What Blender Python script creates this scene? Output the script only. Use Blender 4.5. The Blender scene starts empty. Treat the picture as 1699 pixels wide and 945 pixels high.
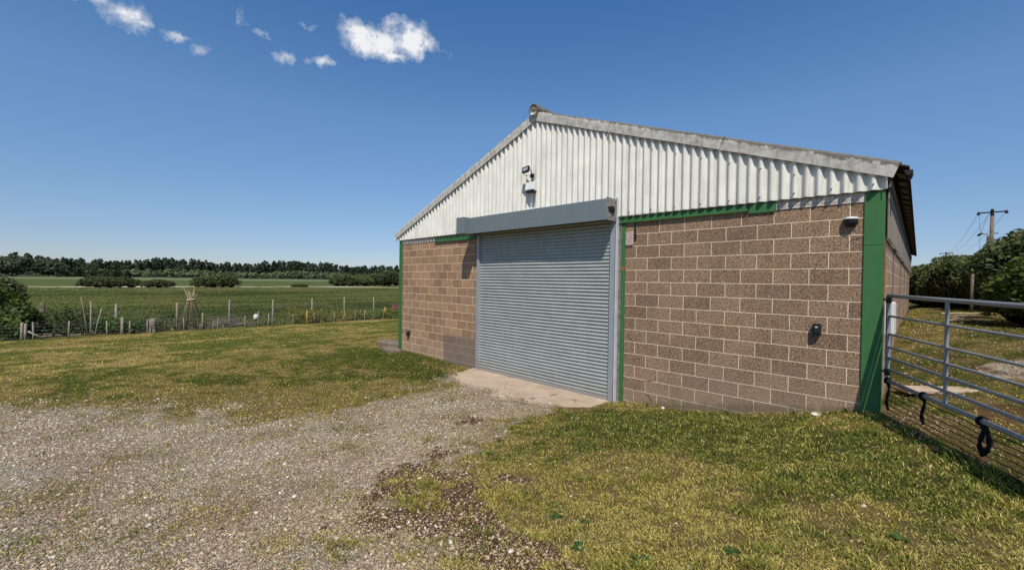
import bpy, math, random
import numpy as np
from mathutils import Vector, Matrix, Quaternion
random.seed(7); RNG=np.random.default_rng(11)
sc=bpy.context.scene; COL=sc.collection
R=math.radians

# ------------------------------------------------------------------ helpers
def tag(o,label=None,cat=None,group=None,kind=None):
    if label: o['label']=label
    if cat: o['category']=cat
    if group: o['group']=group
    if kind: o['kind']=kind
    return o
def empty(name,loc=(0,0,0),rz=0,label=None,cat=None,group=None):
    o=bpy.data.objects.new(name,None); COL.objects.link(o)
    o.location=loc; o.rotation_euler=(0,0,rz); o.empty_display_size=.2
    return tag(o,label,cat,group)
def copy_tree(o,parent=None):
    c=o.copy(); COL.objects.link(c)
    if parent is not None: c.parent=parent
    for ch in [x for x in COL.objects if x.parent==o]: copy_tree(ch,c)
    return c
class MB:
    """collects shapes, in local coordinates, into ONE mesh"""
    def __init__(s): s.v=[]; s.f=[]; s.sm=[]
    def add(s,vs,fs,smooth=False):
        n=len(s.v); s.v+= [tuple(v) for v in vs]; s.f+=[tuple(i+n for i in f) for f in fs]; s.sm+=[smooth]*len(fs); return s
    def box(s,x0,x1,y0,y1,z0,z1,M=None):
        vs=[Vector((x,y,z)) for x in (x0,x1) for y in (y0,y1) for z in (z0,z1)]
        if M is not None: vs=[M@v for v in vs]
        return s.add(vs,[(0,1,3,2),(4,6,7,5),(0,4,5,1),(2,3,7,6),(0,2,6,4),(1,5,7,3)])
    def tube(s,pts,r,n=8,cap=True,smooth=True):
        pts=[Vector(p) for p in pts]; k=len(pts); rs=r if isinstance(r,(list,tuple)) else [r]*k
        vs=[]; up=Vector((0,0,1)); t0=(pts[1]-pts[0]).normalized()
        if abs(t0.z)>.9: up=Vector((1,0,0))
        a=t0.cross(up).normalized()
        for i,p in enumerate(pts):
            t=(pts[min(i+1,k-1)]-pts[max(i-1,0)]).normalized()
            a=(a-t*a.dot(t)).normalized(); b=t.cross(a)
            for j in range(n):
                w=2*math.pi*j/n; vs.append(p+(a*math.cos(w)+b*math.sin(w))*rs[i])
        fs=[(i*n+j,i*n+(j+1)%n,(i+1)*n+(j+1)%n,(i+1)*n+j) for i in range(k-1) for j in range(n)]
        s.add(vs,fs,smooth)
        if cap:
            m=len(s.v)-len(vs)
            s.f.append(tuple(m+j for j in range(n))[::-1]); s.sm.append(False)
            s.f.append(tuple(m+(k-1)*n+j for j in range(n))); s.sm.append(False)
        return s
    def build(s,name,mat,parent=None,bevel=0):
        me=bpy.data.meshes.new(name); me.from_pydata(s.v,[],s.f); me.polygons.foreach_set('use_smooth',s.sm)
        me.materials.append(mat); me.update()
        o=bpy.data.objects.new(name,me); COL.objects.link(o)
        if parent is not None: o.parent=parent
        if bevel:
            m=o.modifiers.new('bevel','BEVEL'); m.width=bevel; m.segments=2; m.limit_method='ANGLE'; m.angle_limit=R(40)
        return o
def np_mesh(name,V,F,mat,parent=None,smooth=False,col=None,attrs=None):
    """V (n,3), F (m,k) arrays"""
    me=bpy.data.meshes.new(name); V=np.asarray(V,np.float32); F=np.asarray(F,np.int32); m,k=F.shape
    me.vertices.add(len(V)); me.vertices.foreach_set('co',V.ravel())
    me.loops.add(m*k); me.loops.foreach_set('vertex_index',F.ravel())
    me.polygons.add(m); me.polygons.foreach_set('loop_start',np.arange(0,m*k,k,dtype=np.int32))
    try: me.polygons.foreach_set('loop_total',np.full(m,k,np.int32))
    except Exception: pass
    if smooth: me.polygons.foreach_set('use_smooth',np.ones(m,bool))
    me.update(calc_edges=True)
    if col is not None:
        a=me.color_attributes.new('tint','FLOAT_COLOR','POINT'); c=np.ones((len(V),4),np.float32); c[:,:3]=col; a.data.foreach_set('color',c.ravel())
    for n,d in (attrs or {}).items():
        a=me.attributes.new(n,'FLOAT','POINT'); a.data.foreach_set('value',np.asarray(d,np.float32))
    me.materials.append(mat)
    o=bpy.data.objects.new(name,me); COL.objects.link(o)
    if parent is not None: o.parent=parent
    return o
def smooth_step(a,b,x):
    t=np.clip((x-a)/(b-a),0,1); return t*t*(3-2*t)
def _h(ix,iy,s):
    n=(ix*374761393+iy*668265263+s*982451653)&0x7fffffff
    n=((n^(n>>13))*1274126177)&0x7fffffff
    return ((n^(n>>16))&0xffff)/65535.
def vnoise(x,y,s=0):
    x=np.asarray(x,float); y=np.asarray(y,float)
    ix=np.floor(x).astype(np.int64); iy=np.floor(y).astype(np.int64); fx=x-ix; fy=y-iy
    fx=fx*fx*(3-2*fx); fy=fy*fy*(3-2*fy)
    a=_h(ix,iy,s);b=_h(ix+1,iy,s);c=_h(ix,iy+1,s);d=_h(ix+1,iy+1,s)
    return (a*(1-fx)+b*fx)*(1-fy)+(c*(1-fx)+d*fx)*fy
def fbm(x,y,s=0,o=4):
    v=0;a=.5;t=0
    for i in range(o): v=v+a*vnoise(x*2**i+17*i,y*2**i-9*i,s+i); t+=a; a*=.5
    return v/t

# ------------------------------------------------------------------ material kit
class N:
    def __init__(s,name):
        s.m=bpy.data.materials.new(name); s.m.use_nodes=True; s.t=s.m.node_tree; s.t.nodes.clear()
        s.out=s.t.nodes.new('ShaderNodeOutputMaterial'); s.b=s.t.nodes.new('ShaderNodeBsdfPrincipled')
        s.t.links.new(s.b.outputs[0],s.out.inputs[0]); s.pos=None
    def n(s,ty,**k):
        x=s.t.nodes.new('ShaderNode'+ty)
        for a,b in k.items(): setattr(x,a,b)
        return x
    def l(s,a,b): s.t.links.new(a,b)
    def put(s,sock,v):
        if hasattr(v,'node'): s.l(v,sock)
        elif isinstance(v,(tuple,list)) and len(v)==3 and sock.type=='RGBA': sock.default_value=(*v,1)
        else: sock.default_value=v
    def P(s):
        if s.pos is None: s.pos=s.n('NewGeometry').outputs['Position']
        return s.pos
    def math(s,op,a,b=None,c=None,clamp=False):
        x=s.n('Math',operation=op,use_clamp=clamp); s.put(x.inputs[0],a)
        if b is not None: s.put(x.inputs[1],b)
        if c is not None: s.put(x.inputs[2],c)
        return x.outputs[0]
    def vmath(s,op,a,b):
        x=s.n('VectorMath',operation=op); s.put(x.inputs[0],a); s.put(x.inputs[1],b); return x.outputs[1] if op=='DOT_PRODUCT' else x.outputs[0]
    def noise(s,scale,detail=4,rough=.55,vec=None,out='Fac',dist=0):
        x=s.n('TexNoise'); s.put(x.inputs['Vector'],vec if vec is not None else s.P()); x.inputs['Scale'].default_value=scale
        x.inputs['Detail'].default_value=detail; x.inputs['Roughness'].default_value=rough; x.inputs['Distortion'].default_value=dist
        return x.outputs[out]
    def voro(s,scale,feature='F1',vec=None,out='Distance'):
        x=s.n('TexVoronoi',feature=feature); s.put(x.inputs['Vector'],vec if vec is not None else s.P()); x.inputs['Scale'].default_value=scale
        return x.outputs[out]
    def ramp(s,f,*st):
        x=s.n('ValToRGB'); e=x.color_ramp.elements
        while len(e)<len(st): e.new(.5)
        for i,(p,c) in enumerate(st):
            e[i].position=p; e[i].color=(c,c,c,1) if isinstance(c,(int,float)) else (*c,1)
        s.put(x.inputs[0],f); return x.outputs[0]
    def mix(s,f,a,b,mode='MIX'):
        x=s.n('Mix',data_type='RGBA',blend_type=mode); s.put(x.inputs[0],f); s.put(x.inputs[6],a); s.put(x.inputs[7],b); return x.outputs[2]
    def attr(s,name,out='Fac'):
        x=s.n('Attribute',attribute_name=name); return x.outputs[out]
    def scalev(s,v): return s.vmath('MULTIPLY',s.P(),v)
    def xyz(s,v=None):
        x=s.n('SeparateXYZ'); s.put(x.inputs[0],v if v is not None else s.P()); return x.outputs
    def bump(s,h,strength=.5,dist=.01):
        x=s.n('Bump'); x.inputs['Strength'].default_value=strength; x.inputs['Distance'].default_value=dist; s.put(x.inputs['Height'],h)
        s.l(x.outputs[0],s.b.inputs['Normal']); return x
    def fin(s,col,rough=.8,metal=0,spec=.3):
        s.put(s.b.inputs['Base Color'],col); s.put(s.b.inputs['Roughness'],rough); s.put(s.b.inputs['Metallic'],metal)
        s.b.inputs['Specular IOR Level'].default_value=spec
        return s.m
def simple(name,c1,c2=None,scale=8,rough=.7,metal=0,bump=.2,spec=.3,detail=5):
    m=N(name); c2=c2 or tuple(x*.7 for x in c1)
    f=m.noise(scale,detail); col=m.mix(m.ramp(f,(.3,0),(.7,1)),c1,c2)
    if bump: m.bump(f,bump,.01)
    return m.fin(col,rough,metal,spec)

M={}
# concrete block walls: shared block pattern, every joint where the building has it
def block_mat(name,axis,ou,ov,bw=.45,rh=.225,mort=.0050,c1=(.298,.192,.118),c2=(.208,.130,.080),mcol=(.80,.655,.46),patch=False,pale=0):
    m=N(name); x=m.xyz()
    u=m.math('ADD',x[axis],ou); v=m.math('ADD',x[2],ov)
    w=m.noise(6,2,out='Color'); wx=m.xyz(w)
    u=m.math('ADD',u,m.math('MULTIPLY',m.math('SUBTRACT',wx[0],.5),.012)); v=m.math('ADD',v,m.math('MULTIPLY',m.math('SUBTRACT',wx[1],.5),.010))
    cb=m.n('CombineXYZ'); m.l(u,cb.inputs[0]); m.l(v,cb.inputs[1])
    b=m.n('TexBrick',offset=.5,offset_frequency=2,squash_frequency=2); m.l(cb.outputs[0],b.inputs['Vector'])
    b.inputs['Scale'].default_value=1; b.inputs['Brick Width'].default_value=bw; b.inputs['Row Height'].default_value=rh
    b.inputs['Mortar Size'].default_value=mort; b.inputs['Mortar Smooth'].default_value=.25; b.inputs['Bias'].default_value=-.1
    b.inputs['Color1'].default_value=(*c1,1); b.inputs['Color2'].default_value=(*c2,1); b.inputs['Mortar'].default_value=(*mcol,1)
    col=b.outputs['Color']; fac=b.outputs['Fac']; inv=m.math('SUBTRACT',1,fac)
    # open aggregate: pits and pale grains
    g=m.noise(95,4,.75); pit=m.ramp(g,(.32,.35),(.44,.86),(.56,1.1),(.70,1.6))
    col=m.mix(m.math('MULTIPLY',inv,.95),col,m.mix(1,col,pit,'MULTIPLY')); g3=m.noise(42,2,.6); col=m.mix(m.math('MULTIPLY',inv,.95),col,m.mix(1,col,m.ramp(g3,(.33,.45),(.47,.95),(.54,1.05),(.67,1.75)),'MULTIPLY'))
    g2=m.voro(48,'F1',out='Color'); g2x=m.xyz(g2)
    col=m.mix(m.math('MULTIPLY',inv,m.ramp(g2x[0],(.88,0),(.95,.3))),col,(.50,.42,.33))
    col=m.mix(m.math('MULTIPLY',inv,m.ramp(g2x[1],(.82,0),(.94,.38))),col,(.05,.035,.03))
    big=m.noise(.9,4); col=m.mix(m.ramp(big,(.3,.0),(.75,.4)),col,m.mix(1,col,(1.3,1.22,1.12),'MULTIPLY'))
    # rain splash and dirt near the foot, run-off near the top
    zr=m.math('SUBTRACT',x[2],m.math('MAXIMUM',0,m.math('MULTIPLY',m.math('ADD',x[0],2.9),.185))) if axis==0 else x[2]
    foot=m.ramp(m.math('ADD',zr,m.math('MULTIPLY',m.math('SUBTRACT',m.noise(2.5,5,.65),.5),.7)),(.0,.42),(.30,.26),(.75,0))
    col=m.mix(m.math('MULTIPLY',foot,m.math('ADD',.35,m.math('MULTIPLY',inv,.65))),col,(.33,.25,.165))
    mud=m.ramp(m.math('ADD',zr,m.math('MULTIPLY',m.math('SUBTRACT',m.noise(7,5,.7),.5),.25)),(.02,.6),(.10,0)); col=m.mix(mud,col,(.12,.10,.06))
    damp=m.ramp(m.noise(1.4,5,.6),(.5,0),(.72,.45)); col=m.mix(damp,col,m.mix(1,col,(.68,.66,.64),'MULTIPLY'))
    if patch: col=m.mix(m.math('MULTIPLY',m.math('LESS_THAN',x[0],-7.0),inv),col,m.mix(1,col,(1.25,1.18,1.13),'MULTIPLY'))
    streak=m.noise(1,5,vec=m.scalev((9,9,.5))); col=m.mix(m.ramp(streak,(.55,0),(.78,.30)),col,(.36,.27,.19))
    if patch:   # the grey washed area beside the door
        e=m.math('MULTIPLY',m.math('SUBTRACT',m.noise(9,3),.5),.05)
        ax=m.math('ADD',x[0],e); az=m.math('ADD',x[2],e)
        k=m.math('MULTIPLY',m.math('MULTIPLY',m.ramp(m.math('ADD',8.64,ax),(0,0),(.012,1)),m.ramp(m.math('SUBTRACT',-7,ax),(0,0),(.01,1))),m.ramp(m.math('SUBTRACT',.80,az),(0,0),(.012,1)))
        col=m.mix(m.math('MULTIPLY',k,.62),col,(.125,.112,.098))
    if pale: col=m.mix(pale,col,(.42,.40,.36))
    # fine steps of the cracks
    cr=m.voro(.55,'DISTANCE_TO_EDGE',vec=m.vmath('ADD',m.P(),m.vmath('MULTIPLY',m.noise(5,4,out='Color'),(.5,.5,.5))))
    crk=m.math('MULTIPLY',cr,0)
    h=m.math('ADD',m.math('MULTIPLY',m.math('MULTIPLY',g,inv),.45),m.math('MULTIPLY',fac,.18)); h=m.math('SUBTRACT',h,m.math('MULTIPLY',crk,.6))
    m.bump(h,.9,.012)
    return m.fin(col,.92,0,.15)
M['block']=block_mat('concrete_block',0,2.659+.225+45,-2.8+4.5,patch=True)
M['block_side']=block_mat('side_block',1,45.1,-2.8+4.5,c1=(.40,.27,.18),c2=(.31,.20,.135))
M['packing']=block_mat('packing_block',0,50,4.5,bw=.235,rh=.08,mort=.004,c1=(.62,.58,.50),c2=(.45,.40,.33),mcol=(.30,.24,.18),pale=.3)

def cement_mat(name,base,dirt,amt=.5,edge=None):
    m=N(name); f=m.noise(3,6,.6); sp=m.noise(60,3,.7)
    col=m.mix(m.ramp(f,(.3,0),(.75,1)),base,tuple(x*.82 for x in base))
    st=m.noise(1,6,.6,vec=m.scalev((14,14,.9))); col=m.mix(m.ramp(st,(.45,0),(.75,amt)),col,dirt)
    col=m.mix(m.ramp(sp,(.62,0),(.74,.55)),col,(.16,.15,.12))
    col=m.mix(m.ramp(m.noise(140,2,.5),(.35,.35),(.5,0)),col,(.25,.24,.2))
    if edge: # lichen and black algae creeping over
        col=m.mix(m.ramp(m.noise(9,6,.7),(.45,0),(.65,edge)),col,(.16,.14,.11))
        q_=m.xyz(); hh=m.math('ADD',m.math('SUBTRACT',q_[2],6.13),m.math('MULTIPLY',m.math('ABSOLUTE',m.math('ADD',q_[0],5.15)),.377))
        col=m.mix(m.ramp(m.math('ADD',hh,m.math('MULTIPLY',m.math('SUBTRACT',m.noise(8,6,.75),.5),.22)),(-.05,0),(.035,.8)),col,(.07,.06,.045))
    m.bump(m.math('ADD',sp,m.math('MULTIPLY',f,.5)),.35,.004); return m.fin(col,.88,0,.2)
M['clad']=cement_mat('fibre_cement',(.84,.805,.71),(.42,.38,.30),.55)
M['barge']=cement_mat('weathered_barge',(.66,.62,.54),(.26,.22,.16),.6,edge=.5)
M['roof']=cement_mat('roof_sheet',(.14,.12,.095),(.05,.045,.035),.7,edge=.8)  # sheet colour darkened to stand for deep shade on the underside
M['clad_side']=cement_mat('side_sheet',(.30,.24,.19),(.12,.09,.07),.7,edge=.4)
def paint(name,c,rust=.2,rough=.42):
    m=N(name); f=m.noise(5,5); col=m.mix(m.ramp(f,(.3,0),(.8,1)),c,tuple(x*.72 for x in c))
    st=m.noise(1,5,vec=m.scalev((30,30,2))); col=m.mix(m.ramp(st,(.55,0),(.8,.35)),col,tuple(x*.45+.02 for x in c))
    z=m.xyz()[2]; low=m.ramp(z,(.1,.75),(1.1,0)); chip=m.ramp(m.math('ADD',m.noise(22,6,.7),m.math('MULTIPLY',low,.06)),(.66,0),(.69,1))
    col=m.mix(m.math('MULTIPLY',chip,rust*3),col,(.16,.055,.02))
    m.bump(m.noise(90,3),.12,.003); return m.fin(col,m.ramp(f,(.3,rough),(.8,rough+.2)),0,.45)
M['green']=paint('green_paint',(.045,.165,.045),.33,.5)
def galv(name,c=(.36,.40,.42),rough=.45,metal=.35,dirt=.3):
    m=N(name); v=m.voro(30,out='Color'); vx=m.xyz(v); f=m.noise(4,5)
    col=m.mix(m.ramp(vx[0],(.2,0),(.9,.22)),c,tuple(min(1,x*1.35) for x in c))
    col=m.mix(m.ramp(f,(.45,0),(.8,dirt)),col,tuple(x*.6 for x in c))
    st=m.noise(1,5,vec=m.scalev((18,18,.8))); col=m.mix(m.ramp(st,(.55,0),(.8,dirt)),col,(.50,.49,.46))
    lowz=m.ramp(m.math('ADD',m.xyz()[2],m.math('MULTIPLY',m.noise(3,5,.7),.5)),(.2,.55),(.75,0)); col=m.mix(lowz,col,(.30,.25,.19))
    m.bump(f,.06,.01); return m.fin(col,m.ramp(f,(.3,rough),(.8,rough+.18)),metal,.5)
M['curtain']=galv('galvanised_slat',(.37,.395,.36),.42,.25,.45)
M['housing']=galv('housing_sheet',(.165,.195,.20),.5,.15,.2)
M['plate']=galv('end_plate',(.27,.26,.235),.6,.2,.5)
M['guide']=galv('guide_rail',(.36,.375,.385),.42,.35)
M['gate']=galv('gate_tube',(.27,.28,.285),.5,.35,.5)
M['black']=simple('black_plastic',(.012,.012,.013),(.02,.02,.02),20,.45,0,.1,.4)
M['rope']=simple('black_strap_cloth',(.010,.010,.011),(.02,.018,.016),60,.95,0,.6,.1)
M['white']=simple('white_plastic',(.78,.77,.73),(.66,.64,.58),5,.4,0,.05,.4)
M['glass']=simple('lamp_glass',(.36,.37,.37),(.25,.26,.27),30,.15,0,.1,.6)
M['dark']=simple('dark_interior',(.02,.018,.016),None,10,.9)
M['rust']=simple('rusty_steel',(.42,.20,.05),(.16,.06,.025),14,.9,0,.5,.1)
M['plaster']=simple('painted_render_scrap',(.62,.50,.43),(.28,.20,.16),26,.9,0,.5,.1)
M['stake']=simple('weathered_stake_wood',(.40,.345,.265),(.20,.165,.12),14,.9,0,.5,.1)
M['stake_dark']=simple('old_post_wood',(.20,.165,.125),(.09,.07,.05),12,.92,0,.6,.1)
M['orange_post']=simple('new_timber_orange',(.56,.30,.10),(.44,.22,.07),14,.85,0,.3,.1)
M['cane']=simple('bamboo_cane',(.42,.33,.20),(.22,.16,.09),12,.8,0,.3,.2)
M['twine']=simple('pale_twine',(.68,.50,.34),(.5,.36,.24),30,.9,0,.3,.1)
M['wire']=simple('fence_wire',(.22,.22,.21),(.14,.14,.13),10,.6,.3,0,.3)
M['pole']=simple('creosoted_pole',(.24,.185,.13),(.13,.095,.065),5,.9,0,.3,.1)
M['ironwork']=simple('pole_ironwork',(.045,.03,.028),(.02,.016,.016),8,.6,.2,.1,.3)
M['cable']=simple('overhead_cable',(.16,.17,.19),(.1,.1,.12),2,.6,0,0,.2)
M['stone_white']=simple('pale_stone',(.72,.68,.60),(.52,.47,.40),40,.9,0,.5,.2)
M['old_concrete']=simple('old_concrete',(.25,.19,.14),(.12,.095,.07),11,.95,0,.9,.1)
M['timber_grey']=simple('grey_timber',(.27,.235,.19),(.13,.11,.085),12,.9,0,.5,.1)
M['stick']=simple('dry_stick',(.55,.45,.34),(.3,.22,.15),15,.9,0,.3,.1)
def leafmat(name,base,hue=.0,rough=.6,trans=.25,tint=True):
    m=N(name); c=m.attr('tint','Color') ; col=m.mix(1,c,base,'MULTIPLY')
    col=m.mix(m.ramp(m.noise(1.7,3),(.35,0),(.7,.4)),col,m.mix(1,col,(1.25,1.1,.7),'MULTIPLY'))
    m.fin(col,rough,0,.25)
    tr=m.n('BsdfTranslucent'); m.put(tr.inputs[0],m.mix(1,col,(1.2,1.35,.5),'MULTIPLY')); ms=m.n('MixShader'); ms.inputs[0].default_value=trans
    m.l(m.b.outputs[0],ms.inputs[1]); m.l(tr.outputs[0],ms.inputs[2]); m.l(ms.outputs[0],m.out.inputs[0])
    return m.m
M['leaf']=leafmat('leaf_green',(1,1,1)); M['blade']=leafmat('grass_blade',(1,1,1),rough=.75,trans=.3)
M['pebble']=N('gravel_stone'); 
_m=M['pebble']; _c=_m.attr('tint','Color'); _m.bump(_m.noise(160,3),.4,.003)
M['pebble']=_m.fin(_m.mix(_m.ramp(_m.noise(60,3),(.35,0),(.7,.35)),_c,_m.mix(1,_c,(.6,.55,.5),'MULTIPLY')),.9,0,.15)

# ------------------------------------------------------------------ terrain
XS=[-60,-28,-9,-7.2,-3.5,-2.8,-1.7,-1.17,-.72,0,.64,.9,2,4,8,30]
ZS=[.04,.04,.03,-.03,.0,.07,.15,.23,.315,.49,.66,.69,.78,.88,1.0,1.6]
def ground_z(X,Y):
    X=np.asarray(X,float); Y=np.asarray(Y,float)
    z=np.interp(X,XS,ZS)
    cx=-4.9+.35*(Y+1); rut=np.exp(-((np.abs(X-cx)-.78)/.20)**2)*smooth_step(-1.4,-2.4,Y)*smooth_step(-30,-12,Y); z=z-.028*rut
    z=z+.66*smooth_step(-.5,6.5,Y)*smooth_step(-2,1,X)
    # valley floor west of the lawn
    z=z-.85*smooth_step(21.3,23.5,-X)-5.2*smooth_step(26,75,-X)
    z=z+4.4*smooth_step(405,930,-X)
    far=smooth_step(30,120,np.hypot(X,Y))*smooth_step(-40,20,X); z=z-5*far
    return z
def ground_n(X,Y):
    amp=.05*smooth_step(-30,-24,np.asarray(X,float))
    return ground_z(X,Y)+(fbm(X*.9,Y*.9,3,3)-.5)*.05+(fbm(X*6,Y*6,8,2)-.5)*.012
# yard regions, plan coordinates
GRAV=[(-40,-15),(-14,-10.2),(-10.6,-8.6),(-8.86,-6.9),(-7.84,-5.84),(-6.6,-5.1),(-6.1,-4.5),(-6.25,-3.7),(-6.2,-2.7),(-6.35,-1.75),(-6.95,-.9),(-7.1,-.25),
 (-3.5,-.3),(-3.6,-1.1),(-3.75,-1.8),(-3.6,-2.4),(-3.35,-3.2),(-3.1,-4.0),(-2.7,-4.55),(-2.25,-4.95),(-1.7,-5.15),(-1.2,-5.3),(-.7,-5.55),(-.2,-6.2),(-.1,-9),(-1,-30),(-40,-30)]
def sdist(X,Y,poly):
    X=np.asarray(X,float); Y=np.asarray(Y,float); d=np.full(X.shape,1e9); ins=np.zeros(X.shape,bool); n=len(poly)
    for i in range(n):
        x0,y0=poly[i]; x1,y1=poly[(i+1)%n]; ex,ey=x1-x0,y1-y0
        t=np.clip(((X-x0)*ex+(Y-y0)*ey)/(ex*ex+ey*ey),0,1)
        d=np.minimum(d,np.hypot(X-x0-t*ex,Y-y0-t*ey))
        c=((y0>Y)!=(y1>Y)); 
        with np.errstate(divide='ignore',invalid='ignore'): xi=(x1-x0)*(Y-y0)/(y1-y0+1e-12)+x0
        ins^= c&(X<xi)
    return np.where(ins,d,-d)
def blob(X,Y,x,y,rx,ry,rot=0):
    c,s=math.cos(rot),math.sin(rot); u=(X-x)*c+(Y-y)*s; v=-(X-x)*s+(Y-y)*c
    return np.exp(-((u/rx)**2+(v/ry)**2))
def masks(X,Y):
    """gravel 0..1, bare dark earth 0..1, straw dryness 0..1, lush 0..1"""
    X=np.asarray(X,float); Y=np.asarray(Y,float)
    g=sdist(X,Y,GRAV); g=g+(fbm(X*1.3,Y*1.3,21,4)-.5)*1.5*smooth_step(-.2,-1.5,Y)+(fbm(X*4.5,Y*4.5,25,4)-.5)*1.1*smooth_step(-.1,-1.2,Y)
    wd=.35+.55*smooth_step(-4.5,-6,X)+.25*smooth_step(-3.5,-5,Y); grav=smooth_step(-wd,wd,g)*(1-.35*smooth_step(.45,.7,fbm(X*2.6,Y*2.6,29,3)))
    back=smooth_step(.86,1.2,X)*smooth_step(-1.6,.2,Y)
    grav=np.maximum(grav,smooth_step(.5,.62,blob(X,Y,3.1,3.0,1.6,.9,.3)+ (fbm(X*3,Y*3,5,3)-.5)*.4))
    e=.95*blob(X,Y,-1.55,-4.75,.75,.22,-.25)+.8*blob(X,Y,-.75,-5.05,.85,.25,.0)+.8*blob(X,Y,-2.1,-3.95,.35,.14,.4)+.7*blob(X,Y,-1.9,-5.2,.6,.4)+.5*blob(X,Y,-2.35,-4.3,.5,.3)+.45*blob(X,Y,-.4,-5.6,.6,.4)+.62*blob(X,Y,-2.75,-5.1,1.0,.42,-1.0)+.5*blob(X,Y,-3.3,-3.9,.45,.9)+.4*blob(X,Y,-4.2,-2.6,.5,.9)
    e=e+(fbm(X*5,Y*5,33,4)-.5)*1.5*smooth_step(.08,.5,e); earth=smooth_step(.42,.62,e)
    earth=np.maximum(earth,.55*back*smooth_step(.48,.62,fbm(X*1.6,Y*1.6,77,4))); sg=(X-.905)*.886+(Y+.04)*.463; earth=np.maximum(earth,.5*smooth_step(.45,.25,np.abs(sg-.22))*(X>.85)*(Y<.4))
    d=.5*fbm(X*.8,Y*.8,51,4)+.5*fbm(X*3.1,Y*3.1,52,4)
    dry=smooth_step(.32,.68,d+.16*(fbm(X*5,Y*5,57,3)-.5)*2+.20*smooth_step(-2.2,-4.5,Y)*smooth_step(-4,-1,X)-.26*blob(X,Y,-1.2,-1.5,1.9,.9)-.35*blob(X,Y,-10,-1.1,2.2,.9)+.10*smooth_step(-.9,.9,g+1))
    lush=np.clip(blob(X,Y,-10.2,-1.0,1.8,.6)+.5*blob(X,Y,-1.4,-1.2,2.2,.8)+.7*blob(X,Y,1.1,-1.2,.7,.5)+.2*smooth_step(.50,.75,fbm(X*1.7,Y*1.7,91,4)),0,1)
    return grav,earth,dry,lush
def axis(segs):
    out=[]
    for a,b,st in segs: out+=list(np.arange(a,b-1e-6,st))
    out.append(segs[-1][1]); return np.array(out)
gx=axis([(-3000,-1000,250),(-1000,-400,30),(-400,-100,12),(-100,-30,2.5),(-30,-12,.3),(-12,4.5,.085),(4.5,12,.3),(12,60,4),(60,600,60),(600,3000,400)])
gy=axis([(-3000,-600,300),(-600,-100,40),(-100,-20,4),(-20,-9,.5),(-9,1,.085),(1,8,.15),(8,24,.5),(24,100,4),(100,700,30),(700,3000,230)])
GX,GY=np.meshgrid(gx,gy,indexing='ij'); fx=GX.ravel(); fy=GY.ravel(); fz=ground_n(fx,fy)
# keep the ground under the floor slab inside the building
gm,em,dm,lm_=masks(fx,fy)
ny=len(gy); I=np.arange(len(gx)-1)[:,None]*ny+np.arange(ny-1)[None,:]
F=np.stack([I,I+ny,I+ny+1,I+1],-1).reshape(-1,4)
m=N('ground_surface'); p=m.xyz(); gr=m.attr('gravel'); ea=m.attr('earth'); dr=m.attr('dry'); lu=m.attr('lush')
n1=m.noise(14,6,.65); n2=m.noise(55,4,.7); n3=m.noise(2.2,5)
green=m.mix(m.ramp(n2,(.3,0),(.7,1)),(.016,.022,.006),(.070,.072,.020))
straw=m.mix(m.ramp(n2,(.3,0),(.7,1)),(.055,.038,.017),(.20,.145,.058))
# mowing lines on the far lawn, along the fence
ml=m.noise(1,5,.6,vec=m.scalev((1.5,.13,1))); farl=m.ramp(m.math('MULTIPLY',p[0],-.04),(.36,0),(.62,1))
dr2=m.math('ADD',dr,m.math('MULTIPLY',farl,m.math('SUBTRACT',m.ramp(ml,(.42,0),(.62,1)),.45)))
dr3=m.ramp(m.math('ADD',m.math('MULTIPLY',dr2,.6),m.math('SUBTRACT',m.math('MULTIPLY',n1,1.0),.32)),(.25,0),(.62,1))
turf=m.mix(dr3,green,straw); turf=m.mix(farl,turf,m.mix(1,turf,(1.9,1.85,1.7),'MULTIPLY'))
soil=m.mix(m.ramp(n2,(.3,0),(.7,1)),(.035,.016,.010),(.12,.062,.038))
turf=m.mix(m.ramp(m.noise(28,5,.7),(.58,0),(.72,.6)),turf,soil)
v=m.voro(42,out='Color'); vx=m.xyz(v); vd=m.voro(42,'DISTANCE_TO_EDGE')
stone=m.mix(m.ramp(vx[0],(.1,0),(.95,1)),(.17,.13,.09),(.62,.55,.42)); stone=m.mix(m.ramp(vd,(.0,.9),(.10,0)),stone,(.06,.045,.032))
dust=m.mix(m.ramp(n3,(.3,0),(.7,1)),(.40,.305,.205),(.30,.22,.145))
gcol=m.mix(m.ramp(m.noise(5,6,.65),(.42,.1),(.66,.7)),stone,dust); gcol=m.mix(m.ramp(m.noise(.9,5,.6),(.42,0),(.66,.8)),gcol,m.mix(1,gcol,(.72,.62,.50),'MULTIPLY'))
gf=m.ramp(m.math('ADD',gr,m.math('MULTIPLY',m.math('SUBTRACT',n1,.5),.9)),(.35,0),(.65,1))
yard=m.mix(gf,turf,gcol); yard=m.mix(m.ramp(m.math('ADD',ea,m.math('MULTIPLY',m.math('SUBTRACT',n1,.5),.8)),(.4,0),(.6,.92)),yard,soil)
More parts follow.
